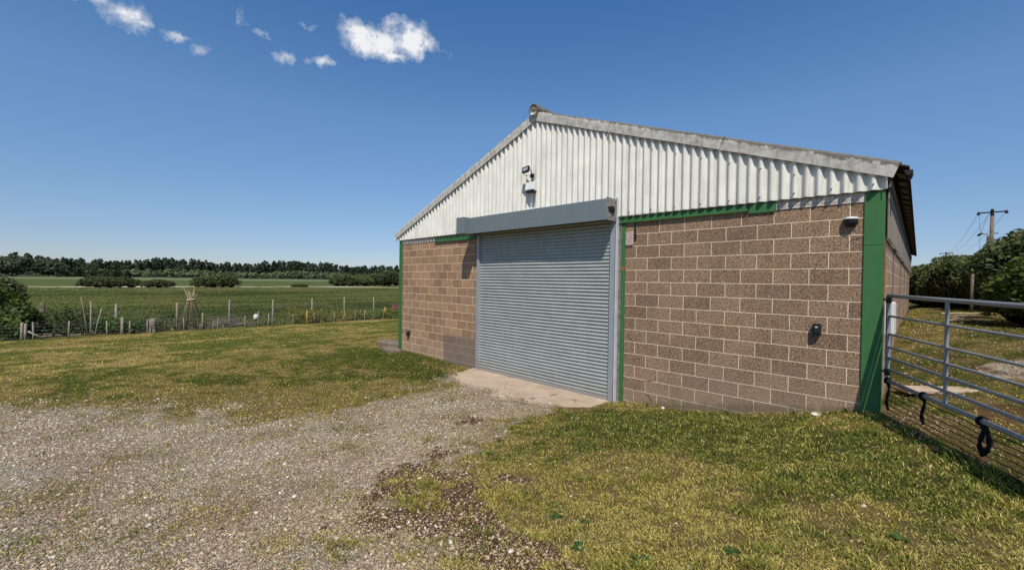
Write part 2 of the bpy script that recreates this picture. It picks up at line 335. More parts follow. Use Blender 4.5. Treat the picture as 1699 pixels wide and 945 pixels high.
# the fields: dark rough pasture, pale strip of dead rush, lighter far pasture
f1=m.noise(1,6,.62,vec=m.scalev((.055,.05,1))); f2=m.noise(1,5,.7,vec=m.scalev((.6,.5,1))); f3=m.noise(1,4,.6,vec=m.scalev((.02,.004,1)))
fld=m.mix(m.ramp(f2,(.3,0),(.7,1)),(.045,.070,.016),(.105,.125,.035)); fld=m.mix(m.ramp(f1,(.45,0),(.68,.65)),fld,(.15,.135,.05))
fld=m.mix(m.ramp(f3,(.45,0),(.62,.7)),fld,(.035,.060,.014)); fld=m.mix(m.ramp(m.noise(1,5,.6,vec=m.scalev((.03,.012,1))),(.50,0),(.62,.6)),fld,(.17,.145,.055))
far=m.mix(m.ramp(f1,(.3,0),(.7,1)),(.062,.085,.028),(.10,.118,.048))
xx=m.math('ADD',p[0],m.math('MULTIPLY',m.math('SUBTRACT',m.noise(1,4,vec=m.scalev((.01,.03,1))),.5),26))
t=m.math('MULTIPLY',xx,-.001)   # 0..1 over a kilometre westwards
fld=m.mix(m.ramp(t,(.30,0),(.355,.75),(.375,.75),(.385,.3)),fld,(.20,.185,.08))
strip=m.ramp(t,(.385,0),(.395,1),(.412,1),(.42,0))
fld=m.mix(m.ramp(t,(.40,0),(.43,1)),fld,far); fld=m.mix(m.ramp(t,(.66,0),(.75,1)),fld,(.17,.18,.09))
sn=m.ramp(m.noise(1,3,.6,vec=m.scalev((.02,.02,1))),(.46,0),(.56,1))
fld=m.mix(m.math('MULTIPLY',strip,sn),fld,(.60,.55,.40))
gd=m.ramp(m.math('MULTIPLY',p[0],-.01),(.212,0),(.222,1)); gard=m.mix(m.ramp(m.noise(3,5),(.4,0),(.6,1)),(.10,.065,.04),(.06,.085,.02))
fq=m.ramp(m.math('MULTIPLY',p[0],-.01),(.25,0),(.30,1))
col=m.mix(gd,yard,m.mix(fq,gard,fld))
h=m.math('ADD',m.math('MULTIPLY',n2,.5),m.math('MULTIPLY',m.math('MULTIPLY',m.ramp(vd,(0,0),(.2,1)),gf),.7)); m.bump(h,.8,.018)
M['ground']=m.fin(col,1,0,.0)
ground=np_mesh('ground',np.stack([fx,fy,fz],1),F,M['ground'],smooth=True,attrs=dict(gravel=gm,earth=em,dry=dm,lush=lm_)); tag(ground,kind='structure')
ground['label']='farmyard lawn, gravel and the fields beyond'

# concrete apron in front of the shutter
ap=[(-7.25,-.02),(-3.12,-.02),(-3.15,-.75),(-3.6,-1.0),(-4.1,-1.22),(-4.5,-1.2),(-4.75,-1.45),(-5.05,-1.42),(-5.2,-1.12),(-5.7,-1.2),(-6.2,-1.32),(-6.7,-1.05),(-7.05,-.75)]
rr=[]; 
for i in range(len(ap)):
    a=Vector(ap[i]); b=Vector(ap[(i+1)%len(ap)]); k=max(1,int((b-a).length/.08))
    for j in range(k):
        q=a.lerp(b,j/k); jit=0 if q.y>-.05 else .05
        rr.append((q.x+random.uniform(-jit,jit),q.y+random.uniform(-jit,jit)))
xs=np.array([r[0] for r in rr]); ys=np.array([r[1] for r in rr]); cz=ground_z(xs,ys)
mb=MB(); zt=.035
mb.add([(x,y,zt+.0) for x,y in rr]+[(x,y,-.1) for x,y in rr],[tuple(range(len(rr)))]+[(i,i+len(rr),(i+1)%len(rr)+len(rr),(i+1)%len(rr)) for i in range(len(rr))])
m=N('apron_concrete'); f=m.noise(2.5,6,.6); g=m.noise(70,4,.7); c=m.mix(m.ramp(f,(.3,0),(.7,1)),(.50,.38,.27),(.36,.27,.19))
c=m.mix(m.ramp(g,(.55,0),(.75,.5)),c,(.22,.17,.12)); c=m.mix(m.ramp(m.noise(6,6,.7),(.55,0),(.7,.5)),c,(.28,.21,.15))
cr=m.voro(.9,'DISTANCE_TO_EDGE',vec=m.vmath('ADD',m.P(),m.vmath('MULTIPLY',m.noise(4,4,out='Color'),(.35,.35,.35)))); ck=m.ramp(cr,(0,1),(.012,0)); c=m.mix(m.math('MULTIPLY',ck,m.ramp(m.noise(.8,1),(.5,0),(.55,1))),c,(.07,.05,.03))
m.bump(m.math('SUBTRACT',g,ck),.6,.006); M['apron']=m.fin(c,.92,0,.15)
tag(mb.build('concrete_apron',M['apron']),kind='structure')

# ------------------------------------------------------------------ the barn
barn=empty('farm_building',(0,0,0),0,'long farm building of brown concrete blocks with white corrugated gable and green steel posts','barn')
XL,XR=-11.27,.86; APX=-5.15; ZA=6.165; SLS={1:.369,-1:.387}; SK=math.tan(R(1.0)); LEN=21.
def prism(mb,poly,y0,y1):
    n=len(poly); mb.add([(x,y0,z) for x,z in poly]+[(x,y1,z) for x,z in poly],[tuple(range(n)),tuple(range(2*n-1,n-1,-1))]+[(i,i+n,(i+1)%n+n,(i+1)%n) for i in range(n)]); return mb
mb=MB().box(-10.90,-7.13,0,.14,-.4,3.60); w=mb.build('front_wall',M['block'],barn)
mb=MB().box(-2.88,.64,0,.14,-.4,3.60); w2=mb.build('front_wall',M['block'],barn)
# block left side and back walls
MB().box(-11.07,-10.93,.2,LEN,-.4,3.6).build('side_wall',M['block_side'],barn)
n=40; vs=[];fs=[]
def skewx(y): return -SK*y
mb=MB(); mb.add([(.83,.02,-.2),(.83+skewx(LEN),LEN,-.2),(.83+skewx(LEN),LEN,3.1),(.83,.02,3.1),(.69,.02,-.2),(.69+skewx(LEN),LEN,-.2),(.69+skewx(LEN),LEN,3.1),(.69,.02,3.1)],
 [(0,1,2,3),(4,7,6,5),(0,4,5,1),(3,2,6,7),(1,5,6,2),(0,3,7,4)]); mb.build('side_wall',M['block_side'],barn)
prism(MB(),[(XL+.1,-.4),(XR-.5,-.4),(XR-.5,3.75),(APX,5.9),(XL+.1,3.75)],LEN,LEN+.15).build('back_wall',M['block_side'],barn)
# side posts showing as dark recesses between the block panels
for y in (3.0,7.1,11.2,15.3,19.4):
    MB().box(.80+skewx(y),.842+skewx(y),y-.05,y+.05,-.1,3.05).build('side_post',M['stake_dark'],barn)
# corner posts
def ipost(x0,x1,name='corner_post'):
    mb=MB(); mb.box(x0,x1,-.022,-.004,-.3,3.585); mb.box(x0,x1,.19,.21,-.3,3.585); xm=(x0+x1)/2; mb.box(xm-.006,xm+.006,-.004,.19,-.3,3.585)
    mb.box(x0+.0,x1,-.026,-.022,3.025-.14,3.04-.14)
    return mb.build(name,M['green'],barn,.003)
ipost(.642,.838); ipost(-11.075,-10.90)
def crack(pts,w=.006):
    mb=MB(); P=[]
    for a,b in zip(pts,pts[1:]):
        for j in range(5): t=j/5; P.append((a[0]+(b[0]-a[0])*t+random.uniform(-.006,.006),a[1]+(b[1]-a[1])*t+random.uniform(-.006,.006)))
    P.append(pts[-1]); vs=[]
    for i,(x,z) in enumerate(P): ww=w*random.uniform(.5,1.3)*(.3 if i in(0,len(P)-1) else 1); vs+=[(x-ww*.6,-.0015,z-ww),(x+ww*.6,-.0015,z+ww)]
    mb.add(vs,[(2*i,2*i+1,2*i+3,2*i+2) for i in range(len(P)-1)]); return mb.build('crack',M['dark'],w2)
for c_ in ([(.626,3.145),(.567,3.098),(.487,3.026),(.407,2.918),(.352,2.869),(.289,2.809)],[(.21,2.75),(.153,2.662),(.11,2.572),(.096,2.554)],[(.615,2.993),(.556,2.971),(.489,2.94),(.469,2.881),(.443,2.804)],
 [(-2.812,1.36),(-2.757,1.281),(-2.716,1.249),(-2.676,1.237)],[(-1.991,1.317),(-1.98,1.217),(-1.986,1.07),(-1.981,1.014)],[(-2.657,.932),(-2.668,.834)],[(-2.21,.648),(-2.282,.571),(-2.393,.535),(-2.456,.535)],[(-2.66,.415),(-2.632,.337),(-2.651,.213)],[(-2.439,.315),(-2.35,.262),(-2.287,.17)]): crack(c_)
MB().box(-2.9675,-2.8795,-.0135,.0,2.575,2.63).build('rust_patch',M['rust'],barn)
MB().box(.838,.846,-.02,.2,.35,3.58).build('corner_post_flange',M['green'],barn)
MB().box(.8465,.852,.06,.19,1.95,2.95).build('rusty_cover_strip',M['rust'],barn)
MB().box(-2.965,-2.882,-.012,.12,-.05,3.47).build('door_post',M['green'],barn,.003)
MB().box(-7.16,-7.128,-.012,.12,-.05,3.5).build('door_post',M['green'],barn,.003)
MB().box(-3.018,-2.967,-.02,.12,-.02,3.50).build('timber_packer',M['timber_grey'],barn)
# scrap of render at the door head
mb=MB(); mb.box(-2.878,-2.72,-.03,.0,3.04,3.30); mb.build('render_patch',M['plaster'],barn,.012)
mb=MB(); mb.box(-2.70,-2.66,-.02,.0,3.14,3.46); mb.build('bracket',M['black'],barn,.004)
# green lintel angles
def lintel(x0,x1,z0,z1,lip=True):
    mb=MB(); mb.box(x0,x1,-.028,-.003,z0,z1)
    if lip: mb.box(x0,x1,-.044,-.028,z0,z0+.012); mb.box(x0,x1,-.05,-.044,z0-.004,z0+.05)
    return mb.build('lintel_beam',M['green'],barn,.002)
lintel(-3.0,-.76,3.475,3.58); lintel(-.755,-.39,3.435,3.585,False); lintel(-9.09,-7.13,3.43,3.555); 
def bolts(name,pts,mb,mat):
    o=mb.build(name,mat,barn)
    for i,p in enumerate(pts):
        q=o if i==0 else o.copy()
        if i: COL.objects.link(q); q.parent=barn
        q.location=p
bolts('lintel_bolt',[(x,-.028,3.53) for x in (-2.84,-2.2,-1.6,-1.0)],MB().tube([(0,0,0),(0,-.015,0)],.012,8),M['green'])
MB().box(-.385,.638,-.012,.02,3.455,3.60).build('packing_course',M['packing'],barn)
MB().box(-10.90,-9.1,-.012,.02,3.455,3.60).build('packing_course',M['packing'],barn)
# gable cladding: deep sinusoidal sheets
PIT=.146; AMP=.028; YC=-.066
SL=.377
def gable_top(x): return ZA-.06-SLS[1 if x>APX else -1]*abs(x-APX)
nx=int((XR+.0-XL)/PIT*12); gxs=np.linspace(XL,XR+.01,nx)
prof=YC-AMP*np.sign(np.cos(2*np.pi*gxs/PIT))*np.abs(np.cos(2*np.pi*gxs/PIT))**.75
lap=.004*np.floor(gxs/1.0)%.008
rows=[0,.02,.33,.66,1.]; V=[];
for layer in (0,.007):
    for r in rows:
        zt=ZA-.05-np.where(gxs>APX,SLS[1],SLS[-1])*np.abs(gxs-APX); z=3.585+(zt-3.585)*r; V.append(np.stack([gxs,prof+lap+layer,np.maximum(z,3.585)],1))
V=np.concatenate(V); F=[]; nr=len(rows)
for L in (0,1):
    for r in range(nr-1):
        a=(L*nr+r)*nx+np.arange(nx-1); q_=np.stack([a,a+1,a+1+nx,a+nx],1); F.append(q_ if L==0 else q_[:,::-1])
a=np.arange(nx-1); F.append(np.stack([a,a+nr*nx,a+nr*nx+1,a+1],1)); F=np.concatenate(F)
np_mesh('gable_cladding',V,F,M['clad'],barn,True)
bp=[]
for x in np.arange(XL+.15,XR,.438):
    xb=float(round(x/PIT)*PIT); bp.append((xb,-.085,3.66)); zt=gable_top(xb)-.33
    if zt>3.9: bp.append((xb,-.085,zt))
bolts('cladding_bolt',bp,MB().tube([(0,0,0),(0,-.02,0)],[.013,.009],6),M['stake_dark'])
# barge boards, three lengths a side, returned over the roof
def barge(s0,s1,side,k):
    def P(s,dn,y):   # s along X distance from apex, dn measured square to the slope
        u=Vector((side*math.cos(th),0,-math.sin(th))); nrm=Vector((side*math.sin(th),0,math.cos(th)))
        return Vector((APX,0,ZA))+u*(s/math.cos(th))+nrm*dn+Vector((0,y,0))
    th=math.atan(SLS[side]); o=.004*(k%2)
    prof=[(-.195,-.112-o),(-.06,-.118-o),(-.015,-.112-o),(.012,-.088-o),(.016,-.04),(.016,.14),(.006,.14),(.006,-.04),(-.02,-.092),(-.195,-.100)]
    mb=MB(); vs=[]; st=[s0,s0+.03]+[s0+(s1-s0)*j/6 for j in range(1,6)]+[s1]
    for s in st:
        for dn,y in prof:
            jj=(fbm(s*3.1,dn*5+side*3,4,2)-.5)*.012
            vs.append(P(s,dn+jj+o,y))
    n=len(prof); fs=[]
    for i in range(len(st)-1):
        for j in range(n):
            q=(i*n+j,i*n+(j+1)%n,(i+1)*n+(j+1)%n,(i+1)*n+j); fs.append(q if side<0 else q[::-1])
    fs+= [tuple(range(n)),tuple((len(st)-1)*n+j for j in range(n))[::-1]]
    mb.add(vs,fs); return mb.build('barge_board',M['barge'],barn)
for k,(a,b) in enumerate([(0.02,1.94),(1.95,4.04),(4.05,6.14)]): barge(a,b,1,k); barge(a,b*.99 if k==2 else b,-1,k)
# roof: corrugated sheets down each slope
ys=np.arange(-.03,LEN+.1,PIT/10); wave=.024*np.cos(2*np.pi*ys/PIT)
roof=None
for side in (1,-1):
    V=[];F=[]; cols=[0,2.2,4.4,(XR+.21-APX) if side>0 else (APX-XL+.1)]
    nn=len(ys)
    for layer in (0,-.008):
        for c in cols:
            x=APX+side*c+ (skewx(ys) if side>0 else ys*0)*(c/6.3); z=ZA-.03-SLS[side]*c+wave+layer; V.append(np.stack([x,ys,z],1))
    V=np.concatenate(V); nc=len(cols)
    for L in (0,1):
        for c in range(nc-1):
            a=(L*nc+c)*nn+np.arange(nn-1); F.append(np.stack([a,a+nn,a+nn+1,a+1],1))
    a=(nc-1)*nn+np.arange(nn-1); F.append(np.stack([a,a+nc*nn,a+nc*nn+1,a+1],1))
    o=np_mesh('roof',V,np.concatenate(F),M['roof'],barn,True)
    if side>0: roof=o
mb=MB()  # purlins under the eaves
mb.add([(.80,-.0,3.60),(.90,-.0,3.62),(.90,-.0,3.78),(.80,-.0,3.80),(.80+skewx(LEN),LEN,3.60),(.90+skewx(LEN),LEN,3.62),(.90+skewx(LEN),LEN,3.78),(.80+skewx(LEN),LEN,3.80)],[(0,1,2,3),(7,6,5,4),(1,5,6,2),(0,4,5,1),(3,2,6,7),(0,3,7,4)])
mb.build('eaves_purlin',M['stake_dark'],barn)
ec=MB().box(-.045,.045,0,.34,-.006,.0).build('eaves_light_patch',M['timber_grey'],barn); k=0; y=.3  # pale pieces imitating patches of light under the eaves
while y<LEN-1:
    q=ec if k==0 else ec.copy()
    if k: COL.objects.link(q); q.parent=barn
    q.location=(.985+skewx(y),y,3.833); q.rotation_euler=(0,math.atan(SL),0); y+=.62; k+=1
mb=MB(); hg=[(0.0,0),(.02,-.05),(.07,-.075),(.12,-.05),(.14,0)]
mb.add([(1.02+skewx(y)+a*.6,y,3.80+b*.9) for y in (-.05,.32) for a,b in hg],[(i,i+1,i+6,i+5) for i in range(4)]+[(0,1,2,3,4),(9,8,7,6,5)]); mb.build('gutter_end',M['ironwork'],barn)
# ridge roll with its disc end
mb=MB(); zc=6.185; th=[2*math.pi*j/24 for j in range(24)]
mb.tube([(APX,-.17,zc),(APX,LEN,zc)],.125,24,False)
mb.build('ridge_cap',M['barge'],barn)
mb=MB(); 
rings=[(.132,-.165),(.132,-.19),(.108,-.195),(.100,-.18),(.03,-.178),(.025,-.186),(.0005,-.187)]
vs=[(APX+r*math.cos(t),y,zc+r*math.sin(t)) for r,y in rings for t in th]
mb.add(vs,[(i*24+j,(i+1)*24+j,(i+1)*24+(j+1)%24,i*24+(j+1)%24) for i in range(len(rings)-1) for j in range(24)],True); e=mb.build('ridge_end_disc',M['barge'],barn)
# side cladding above the blocks
ys2=np.arange(.12,LEN,PIT/10); pr=.865+.022*np.cos(2*np.pi*ys2/PIT)+skewx(ys2); n_=len(ys2); V=[]
for z in (2.985,3.4,3.80): V.append(np.stack([pr,ys2,np.full(n_,z)+ (0.012*np.round(ys2/1.02)%.03 if z<3 else 0)],1))
for z in (2.985,3.4,3.80): V.append(np.stack([pr-.008,ys2,np.full(n_,z)],1))
F=[]
for c in (0,1,3,4):
    a=c*n_+np.arange(n_-1); F.append(np.stack([a,a+1,a+n_+1,a+n_],1))
np_mesh('side_cladding',np.concatenate(V),np.concatenate(F),M['clad_side'],barn,True)

# --- roller shutter
DX0,DX1=-7.055,-3.12
shut=empty('roller_shutter',(0,0,0)); shut.parent=barn
def curtain():
    zs=[];yy=[]; z=.10; pitch=.0725
    while z<3.62:
        for f,y in ((0,-.024),(.05,-.044),(.14,-.052),(.30,-.054),(.50,-.050),(.70,-.041),(.88,-.030),(.96,-.023)): zs.append(z+f*pitch); yy.append(y)
        z+=pitch
    zs=np.array(zs); yy=np.array(yy); xs_=np.linspace(DX0,DX1,24); V=[]
    for x in xs_:
        wob=.006*np.sin(x*2.1+zs*1.3)+.004*fbm(np.full(len(zs),x*1.7),zs*1.1,9,3)+.0025*np.sin(x*5+zs*9); V.append(np.stack([np.full(len(zs),x),yy+wob,zs+.002*np.sin(x*1.7)],1))
    n=len(zs); F=[]
    for i in range(len(xs_)-1):
        a=i*n+np.arange(n-1); F.append(np.stack([a,a+n,a+n+1,a+1],1))
    return np_mesh('curtain',np.concatenate(V),np.concatenate(F),M['curtain'],shut,False)
curtain()
MB().box(DX0,DX1,-.055,-.02,.038,.10).build('bottom_bar',M['guide'],shut,.003)
def guide(x0,x1):
    mb=MB(); mb.box(x0,x1,-.098,-.090,.01,3.56); mb.box(x0,x0+.006,-.09,.0,.01,3.56); mb.box(x1-.006,x1,-.09,.0,.01,3.56)
    mb.box(x1,x1+.03,-.014,-.002,.01,3.56)
    for z in np.arange(.3,3.4,.55): mb.tube([(x0+.045,-.098,z),(x0+.045,-.103,z)],.006,6)
    return mb.build('guide_rail',M['guide'],shut,.002)
guide(-3.165,-3.065); guide(-7.125,-7.035)
MB().box(-3.045,-3.022,-.10,-.0,.02,3.95).build('fixing_angle',simple('white_angle_steel',(.62,.63,.66),(.5,.5,.54),5,.4,.1),shut,.002)
# housing
HB,HT,HY=3.505,3.90,-.44; hs=empty('shutter_housing'); hs.parent=shut
for (a,b) in ((-7.03,-5.452),(-5.449,-3.05)):
    mb=MB(); mb.box(a,b,HY,HY+.006,HB,HT); mb.box(a,b,HY+.006,-.10,HT-.006,HT); mb.box(a,b,HY+.006,HY+.035,HB,HB+.006)
    mb.build('housing_panel',M['housing'],hs,.002)
mb=MB().box(-3.05,-3.042,HY-.004,-.02,HB-.0,HT+.03); mb.box(-3.042,-3.03,-.10,-.03,HB-.03,HT+.07)
mb.build('end_plate',M['plate'],hs,.002)
mb=MB(); 
for yy,zz in ((-.4,3.86),(-.4,3.54),(-.14,3.86),(-.14,3.56),(-.27,3.84),(-.3,3.57)): MB().tube([(-3.042,yy,zz),(-3.03,yy,zz)],.008,6).build('bolt',M['ironwork'],hs)
for nm_,m_ in (('bearing_bracket',MB().box(-3.0415,-3.022,-.40,-.17,3.735,3.752)),('bearing_bracket',MB().box(-3.0415,-3.022,-.38,-.19,3.68,3.70)),('bearing_bracket',MB().box(-3.0415,-3.016,-.30,-.20,3.655,3.775)),('shaft_end',MB().tube([(-3.016,-.25,3.715),(-2.99,-.25,3.715)],.02,10))): m_.build(nm_,M['ironwork'],hs)
MB().tube([(-7.0,-.24,3.70),(-3.06,-.24,3.70)],.13,20).build('barrel',M['dark'],hs)
mb=MB(); mb.box(-7.33,-7.032,-.617,-.10,3.50,3.91); mb.build('motor_cover',M['housing'],hs,.006)

# ------------------------------------------------------------------ fittings on the walls
# floodlight high on the gable
fl=empty('floodlight',(-5.25,-.1,4.80),0,'small black floodlight tilted on a bracket high on the white gable','floodlight'); FLS=.85
T=Matrix.Translation((-.03,-.16,.05))@Matrix.Rotation(R(-24),4,'X')@Matrix.Rotation(R(-8),4,'Y')
mb=MB(); a,b=.088,.068
for bx in ((-a,a,-.03,.03,b-.014,b),(-a,a,-.03,.03,-b,-b+.014),(-a,-a+.014,-.03,.03,-b,b),(a-.014,a,-.03,.03,-b,b),(-a+.01,a-.01,.015,.045,-b+.01,b-.01)): mb.box(*bx,T)
mb.build('housing',M['black'],fl,.002)
MB().box(-a+.014,a-.014,-.018,-.012,-b+.014,b-.014,T).build('lens',M['glass'],fl)
mb=MB(); mb.tube([(.09,-.15,.04),(.12,-.13,-.03),(.03,-.05,-.07),(.03,.0,-.07)],.010,6); mb.tube([(-.13,-.14,.05),(-.13,-.12,-.05),(-.0,-.08,-.09)],.006,6); mb.box(-.02,.08,-.03,.01,-.11,-.03); mb.build('bracket',M['black'],fl)
MB().tube([(.05,-.02,-.08),(.06,-.03,-.17),(.0,-.02,-.24),(.04,-.01,-.30)],.007,6).build('cable',M['black'],fl)
lp=empty('security_lamp',(-5.21,-.1,4.46),0,'white box-shaped security lamp with dark sensor underneath, below the gable floodlight','lamp')
mb=MB(); mb.add([(-.135,.0,-.10),(.135,.0,-.10),(.135,.0,.12),(-.135,.0,.12),(-.12,-.13,-.07),(.12,-.13,-.07),(.12,-.10,.11),(-.12,-.10,.11)],[(0,3,2,1),(4,5,6,7),(0,1,5,4),(3,7,6,2),(0,4,7,3),(1,2,6,5)]); mb.build('casing',M['white'],lp,.012)
mb=MB(); mb.box(-.115,.12,-.11,-.01,-.125,-.088); mb.tube([(.10,-.07,-.10),(.125,-.12,-.10),(.135,-.15,-.12)],[.035,.035,.028],10); mb.build('sensor',M['black'],lp,.006)
# hooded dome lamp near the right corner
dl=empty('dome_lamp',(.50,0,3.22),0,'small half-round lamp with pale hood at the top right of the block wall','lamp')
def halfdome(r,z0,z1,d):
    mb=MB(); n=14; vs=[]; st=[(1,z0),(1,z0+(z1-z0)*.5),(.9,z0+(z1-z0)*.85),(.55,z1),(0.02,z1+.004)]
    for k,z in st:
        for j in range(n+1):
            t=math.pi*j/n; vs.append((r*k*math.cos(t),-d*k*math.sin(t),z))
    fs=[(i*(n+1)+j,i*(n+1)+j+1,(i+1)*(n+1)+j+1,(i+1)*(n+1)+j) for i in range(len(st)-1) for j in range(n)]; fs.append(tuple(range(n+1))[::-1]); mb.add(vs,fs,True); return mb
halfdome(.085,.012,.045,.11).build('hood',M['white'],dl)
mb=MB(); n=12; st=[(.082,.010),(.080,-.03),(.066,-.065),(.04,-.085)]
vs=[(r*math.cos(math.pi*j/n),-r*1.25*math.sin(math.pi*j/n),z) for r,z in st for j in range(n+1)]
mb.add(vs,[(i*(n+1)+j,(i+1)*(n+1)+j,(i+1)*(n+1)+j+1,i*(n+1)+j+1) for i in range(3) for j in range(n)]+[tuple(3*(n+1)+j for j in range(n+1))],True); mb.build('dome',M['black'],dl)
def wallbox(x,z,label,w=.05,h=.075,badge=True):
    o=empty('wall_socket_box',(x,0,z),0,label,'socket box')
    mb=MB(); mb.box(-w,w,-.085,.0,-h,h); mb.box(-w*.7,w*.7,-.10,-.085,-h*.8,h*.55); mb.build('casing',M['black'],o,.008)
    MB().box(-.012,.018,-.105,-.100,h*.3,h*.5).build('badge',M['white'],o)
    return o
wallbox(.155,1.73,'small black outdoor socket box on the right block wall, near the green corner post')
wallbox(-10.46,.63,'small black socket box low on the left block wall by the far corner')
# white meter cabinet fixed to the side wall
mc=empty('meter_box',(.845,.30,1.83),0,'white plastic meter box on the side wall behind the gate hinge','meter box')
mb=MB(); mb.box(0,.10,0,.28,-.14,.30); mb.build('casing',M['white'],mc,.01)
mb=MB(); mb.box(.102,.108,.02,.26,-.12,.28); mb.build('door',M['white'],mc,.002)
mb=MB(); mb.tube([(.04,.1,-.14),(.04,.1,-.95)],.014,8); mb.build('conduit',M['white'],mc)

# ------------------------------------------------------------------ gate
GD=Vector((.455,-.89,0)).normalized()
gate=empty('field_gate',(.905,-.04,0),math.atan2(GD.y,GD.x),'galvanised tubular steel field gate hung beside the green corner post','gate')
zz=[2.222,1.965,1.735,1.57,1.43,1.285,1.14]; rad=[.0245,.0145,.0145,.0145,.0175,.0175,.0235]
def sag(s): return -.012*s
for i,(z,r) in enumerate(zip(zz,rad)):
    MB().tube([(s,0,z+sag(s)) for s in (0,1.1,2.2,3.6)],r,10).build('rail',M['gate'],gate)
for s,r in ((0,.021),(1.12,.017),(2.35,.017),(3.6,.021)):
    MB().box(s-r,s+r,-.012 if s not in(0,3.6) else -.02,.012 if s not in(0,3.6) else .02,1.14+sag(s),2.222+sag(s)).build('stile',M['gate'],gate,.003)
for z in (2.17,1.25):
    mb=MB(); mb.tube([(0,0,z-.04),(0,0,z+.04)],.03,10); mb.tube([(0,0,z),(-.06,-.03,z),(-.09,-.05,z)],.012,8); mb.build('hinge',M['ironwork'],gate)
for k in range(7):
    z=1.085-.058*k; MB().tube([(s,.006*math.sin(s*3+k),z+sag(s)-.012*math.sin(math.pi*((s*1.5)%1))) for s in np.linspace(0,3.6,40)],.0048,5).build('skirt_wire',M['rope'],gate)
# black straps hanging from the bottom rail
def strap(s,length,label,loop=False,z0=1.17):
    base=Vector((.905,-.04,0))+GD*s; o=None; mb=MB(); pts=[]
    zt=1.165+sag(s)
    # wrap round the rail
    mb.tube([Vector((base.x,base.y,1.14+sag(s)))+Vector((.033*math.cos(a)*-GD.y,.033*math.cos(a)*GD.x,.033*math.sin(a))) for a in np.linspace(0,2*math.pi,12)],.016,7)
    L=length; k=9
    for j in range(k):
        t=j/(k-1); pts.append(base+Vector((.012*math.sin(t*7),.012*math.cos(t*5),zt-.04-L*t)))
    mb.tube(pts,[.017+.005*math.sin(j*2.3) for j in range(k)],7)
    if loop:
        pts2=[base+GD*(.10*math.sin(math.pi*t))+Vector((0,0,zt-.04-L*t)) for t in np.linspace(0,1,10)]
        mb.tube(pts2,[.021+.006*math.sin(j*1.9) for j in range(10)],7)
    me=mb.build('hanging_strap',M['rope']); 
    return tag(me,label,'strap',)
strap(.03,.36,'black strap hanging below the hinge end of the gate')
strap(.76,.30,'short black strap wrapped round the gate\'s bottom rail and hanging straight')
strap(1.63,.30,'thick black strap hanging as an open loop from the gate\'s bottom rail',True)

# ------------------------------------------------------------------ vegetation helpers
def rand_unit(n):
    v=RNG.normal(size=(n,3)); return v/np.linalg.norm(v,axis=1)[:,None]
def leaf_quads(P,Nrm,size,asp=.5):
    """rhombic leaf at every point, normal roughly Nrm"""
    n=len(P); a=rand_unit(n); a=a-Nrm*(a*Nrm).sum(1)[:,None]; a/=np.linalg.norm(a,axis=1)[:,None]+1e-9; b=np.cross(Nrm,a)
    s=size[:,None] if hasattr(size,'__len__') else size
    V=np.stack([P-a*s,P+b*s*asp,P+a*s+Nrm*s*.25,P-b*s*asp],1).reshape(-1,3)
    F=np.arange(4*n).reshape(-1,4); return V,F
def crown(blobs,n,size,c0,c1,core=True,lump=.35,seed=0):
    """leaf clumps over a set of ellipsoids (cx,cy,cz,rx,ry,rz); returns V,F,col"""
    vol=np.array([b[3]*b[4]+b[4]*b[5] for b in blobs]); pr=vol/vol.sum(); idx=RNG.choice(len(blobs),n,p=pr); B=np.array(blobs)[idx]
    d=rand_unit(n); d[:,2]=np.where(d[:,2]<-.5,-d[:,2],d[:,2])
    lum=1+lump*(fbm(d[:,0]*2.3+B[:,0]*1.7+d[:,2]*1.9,d[:,1]*2.3+B[:,1]*1.3-d[:,2]*1.7,seed,3)-.5)*2
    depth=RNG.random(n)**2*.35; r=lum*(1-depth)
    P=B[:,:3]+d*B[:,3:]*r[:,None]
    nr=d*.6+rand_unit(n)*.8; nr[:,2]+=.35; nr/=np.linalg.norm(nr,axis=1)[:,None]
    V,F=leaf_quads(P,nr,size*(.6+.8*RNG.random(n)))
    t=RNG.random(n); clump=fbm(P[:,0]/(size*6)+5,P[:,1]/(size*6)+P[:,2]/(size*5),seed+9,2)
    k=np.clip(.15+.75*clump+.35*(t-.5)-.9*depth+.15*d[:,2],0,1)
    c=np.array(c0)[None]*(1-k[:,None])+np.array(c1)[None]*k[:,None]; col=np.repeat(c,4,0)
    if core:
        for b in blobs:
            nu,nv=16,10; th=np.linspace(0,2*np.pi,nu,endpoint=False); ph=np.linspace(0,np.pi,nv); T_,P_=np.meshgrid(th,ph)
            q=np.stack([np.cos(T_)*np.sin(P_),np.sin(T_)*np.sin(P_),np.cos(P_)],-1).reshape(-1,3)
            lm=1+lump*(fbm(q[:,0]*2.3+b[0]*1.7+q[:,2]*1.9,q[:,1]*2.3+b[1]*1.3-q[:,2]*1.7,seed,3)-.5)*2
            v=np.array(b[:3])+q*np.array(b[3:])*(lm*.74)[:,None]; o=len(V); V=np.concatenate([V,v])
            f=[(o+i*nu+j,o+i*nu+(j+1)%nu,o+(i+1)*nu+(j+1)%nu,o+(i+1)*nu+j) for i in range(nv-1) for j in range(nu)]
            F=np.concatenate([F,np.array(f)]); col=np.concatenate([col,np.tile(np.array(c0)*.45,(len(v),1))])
    return V,F,col
def branches(base,tips,r,name,parent,mat=None):
    mb=MB()
    for t in tips:
        b=Vector(base); t=Vector(t); mid=b.lerp(t,.5)+Vector((random.uniform(-.1,.1),random.uniform(-.1,.1),.08))*(t-b).length
        mb.tube([b,mid,t],[r,r*.65,r*.25],6)
    return mb.build(name,mat or M['stake_dark'],parent)
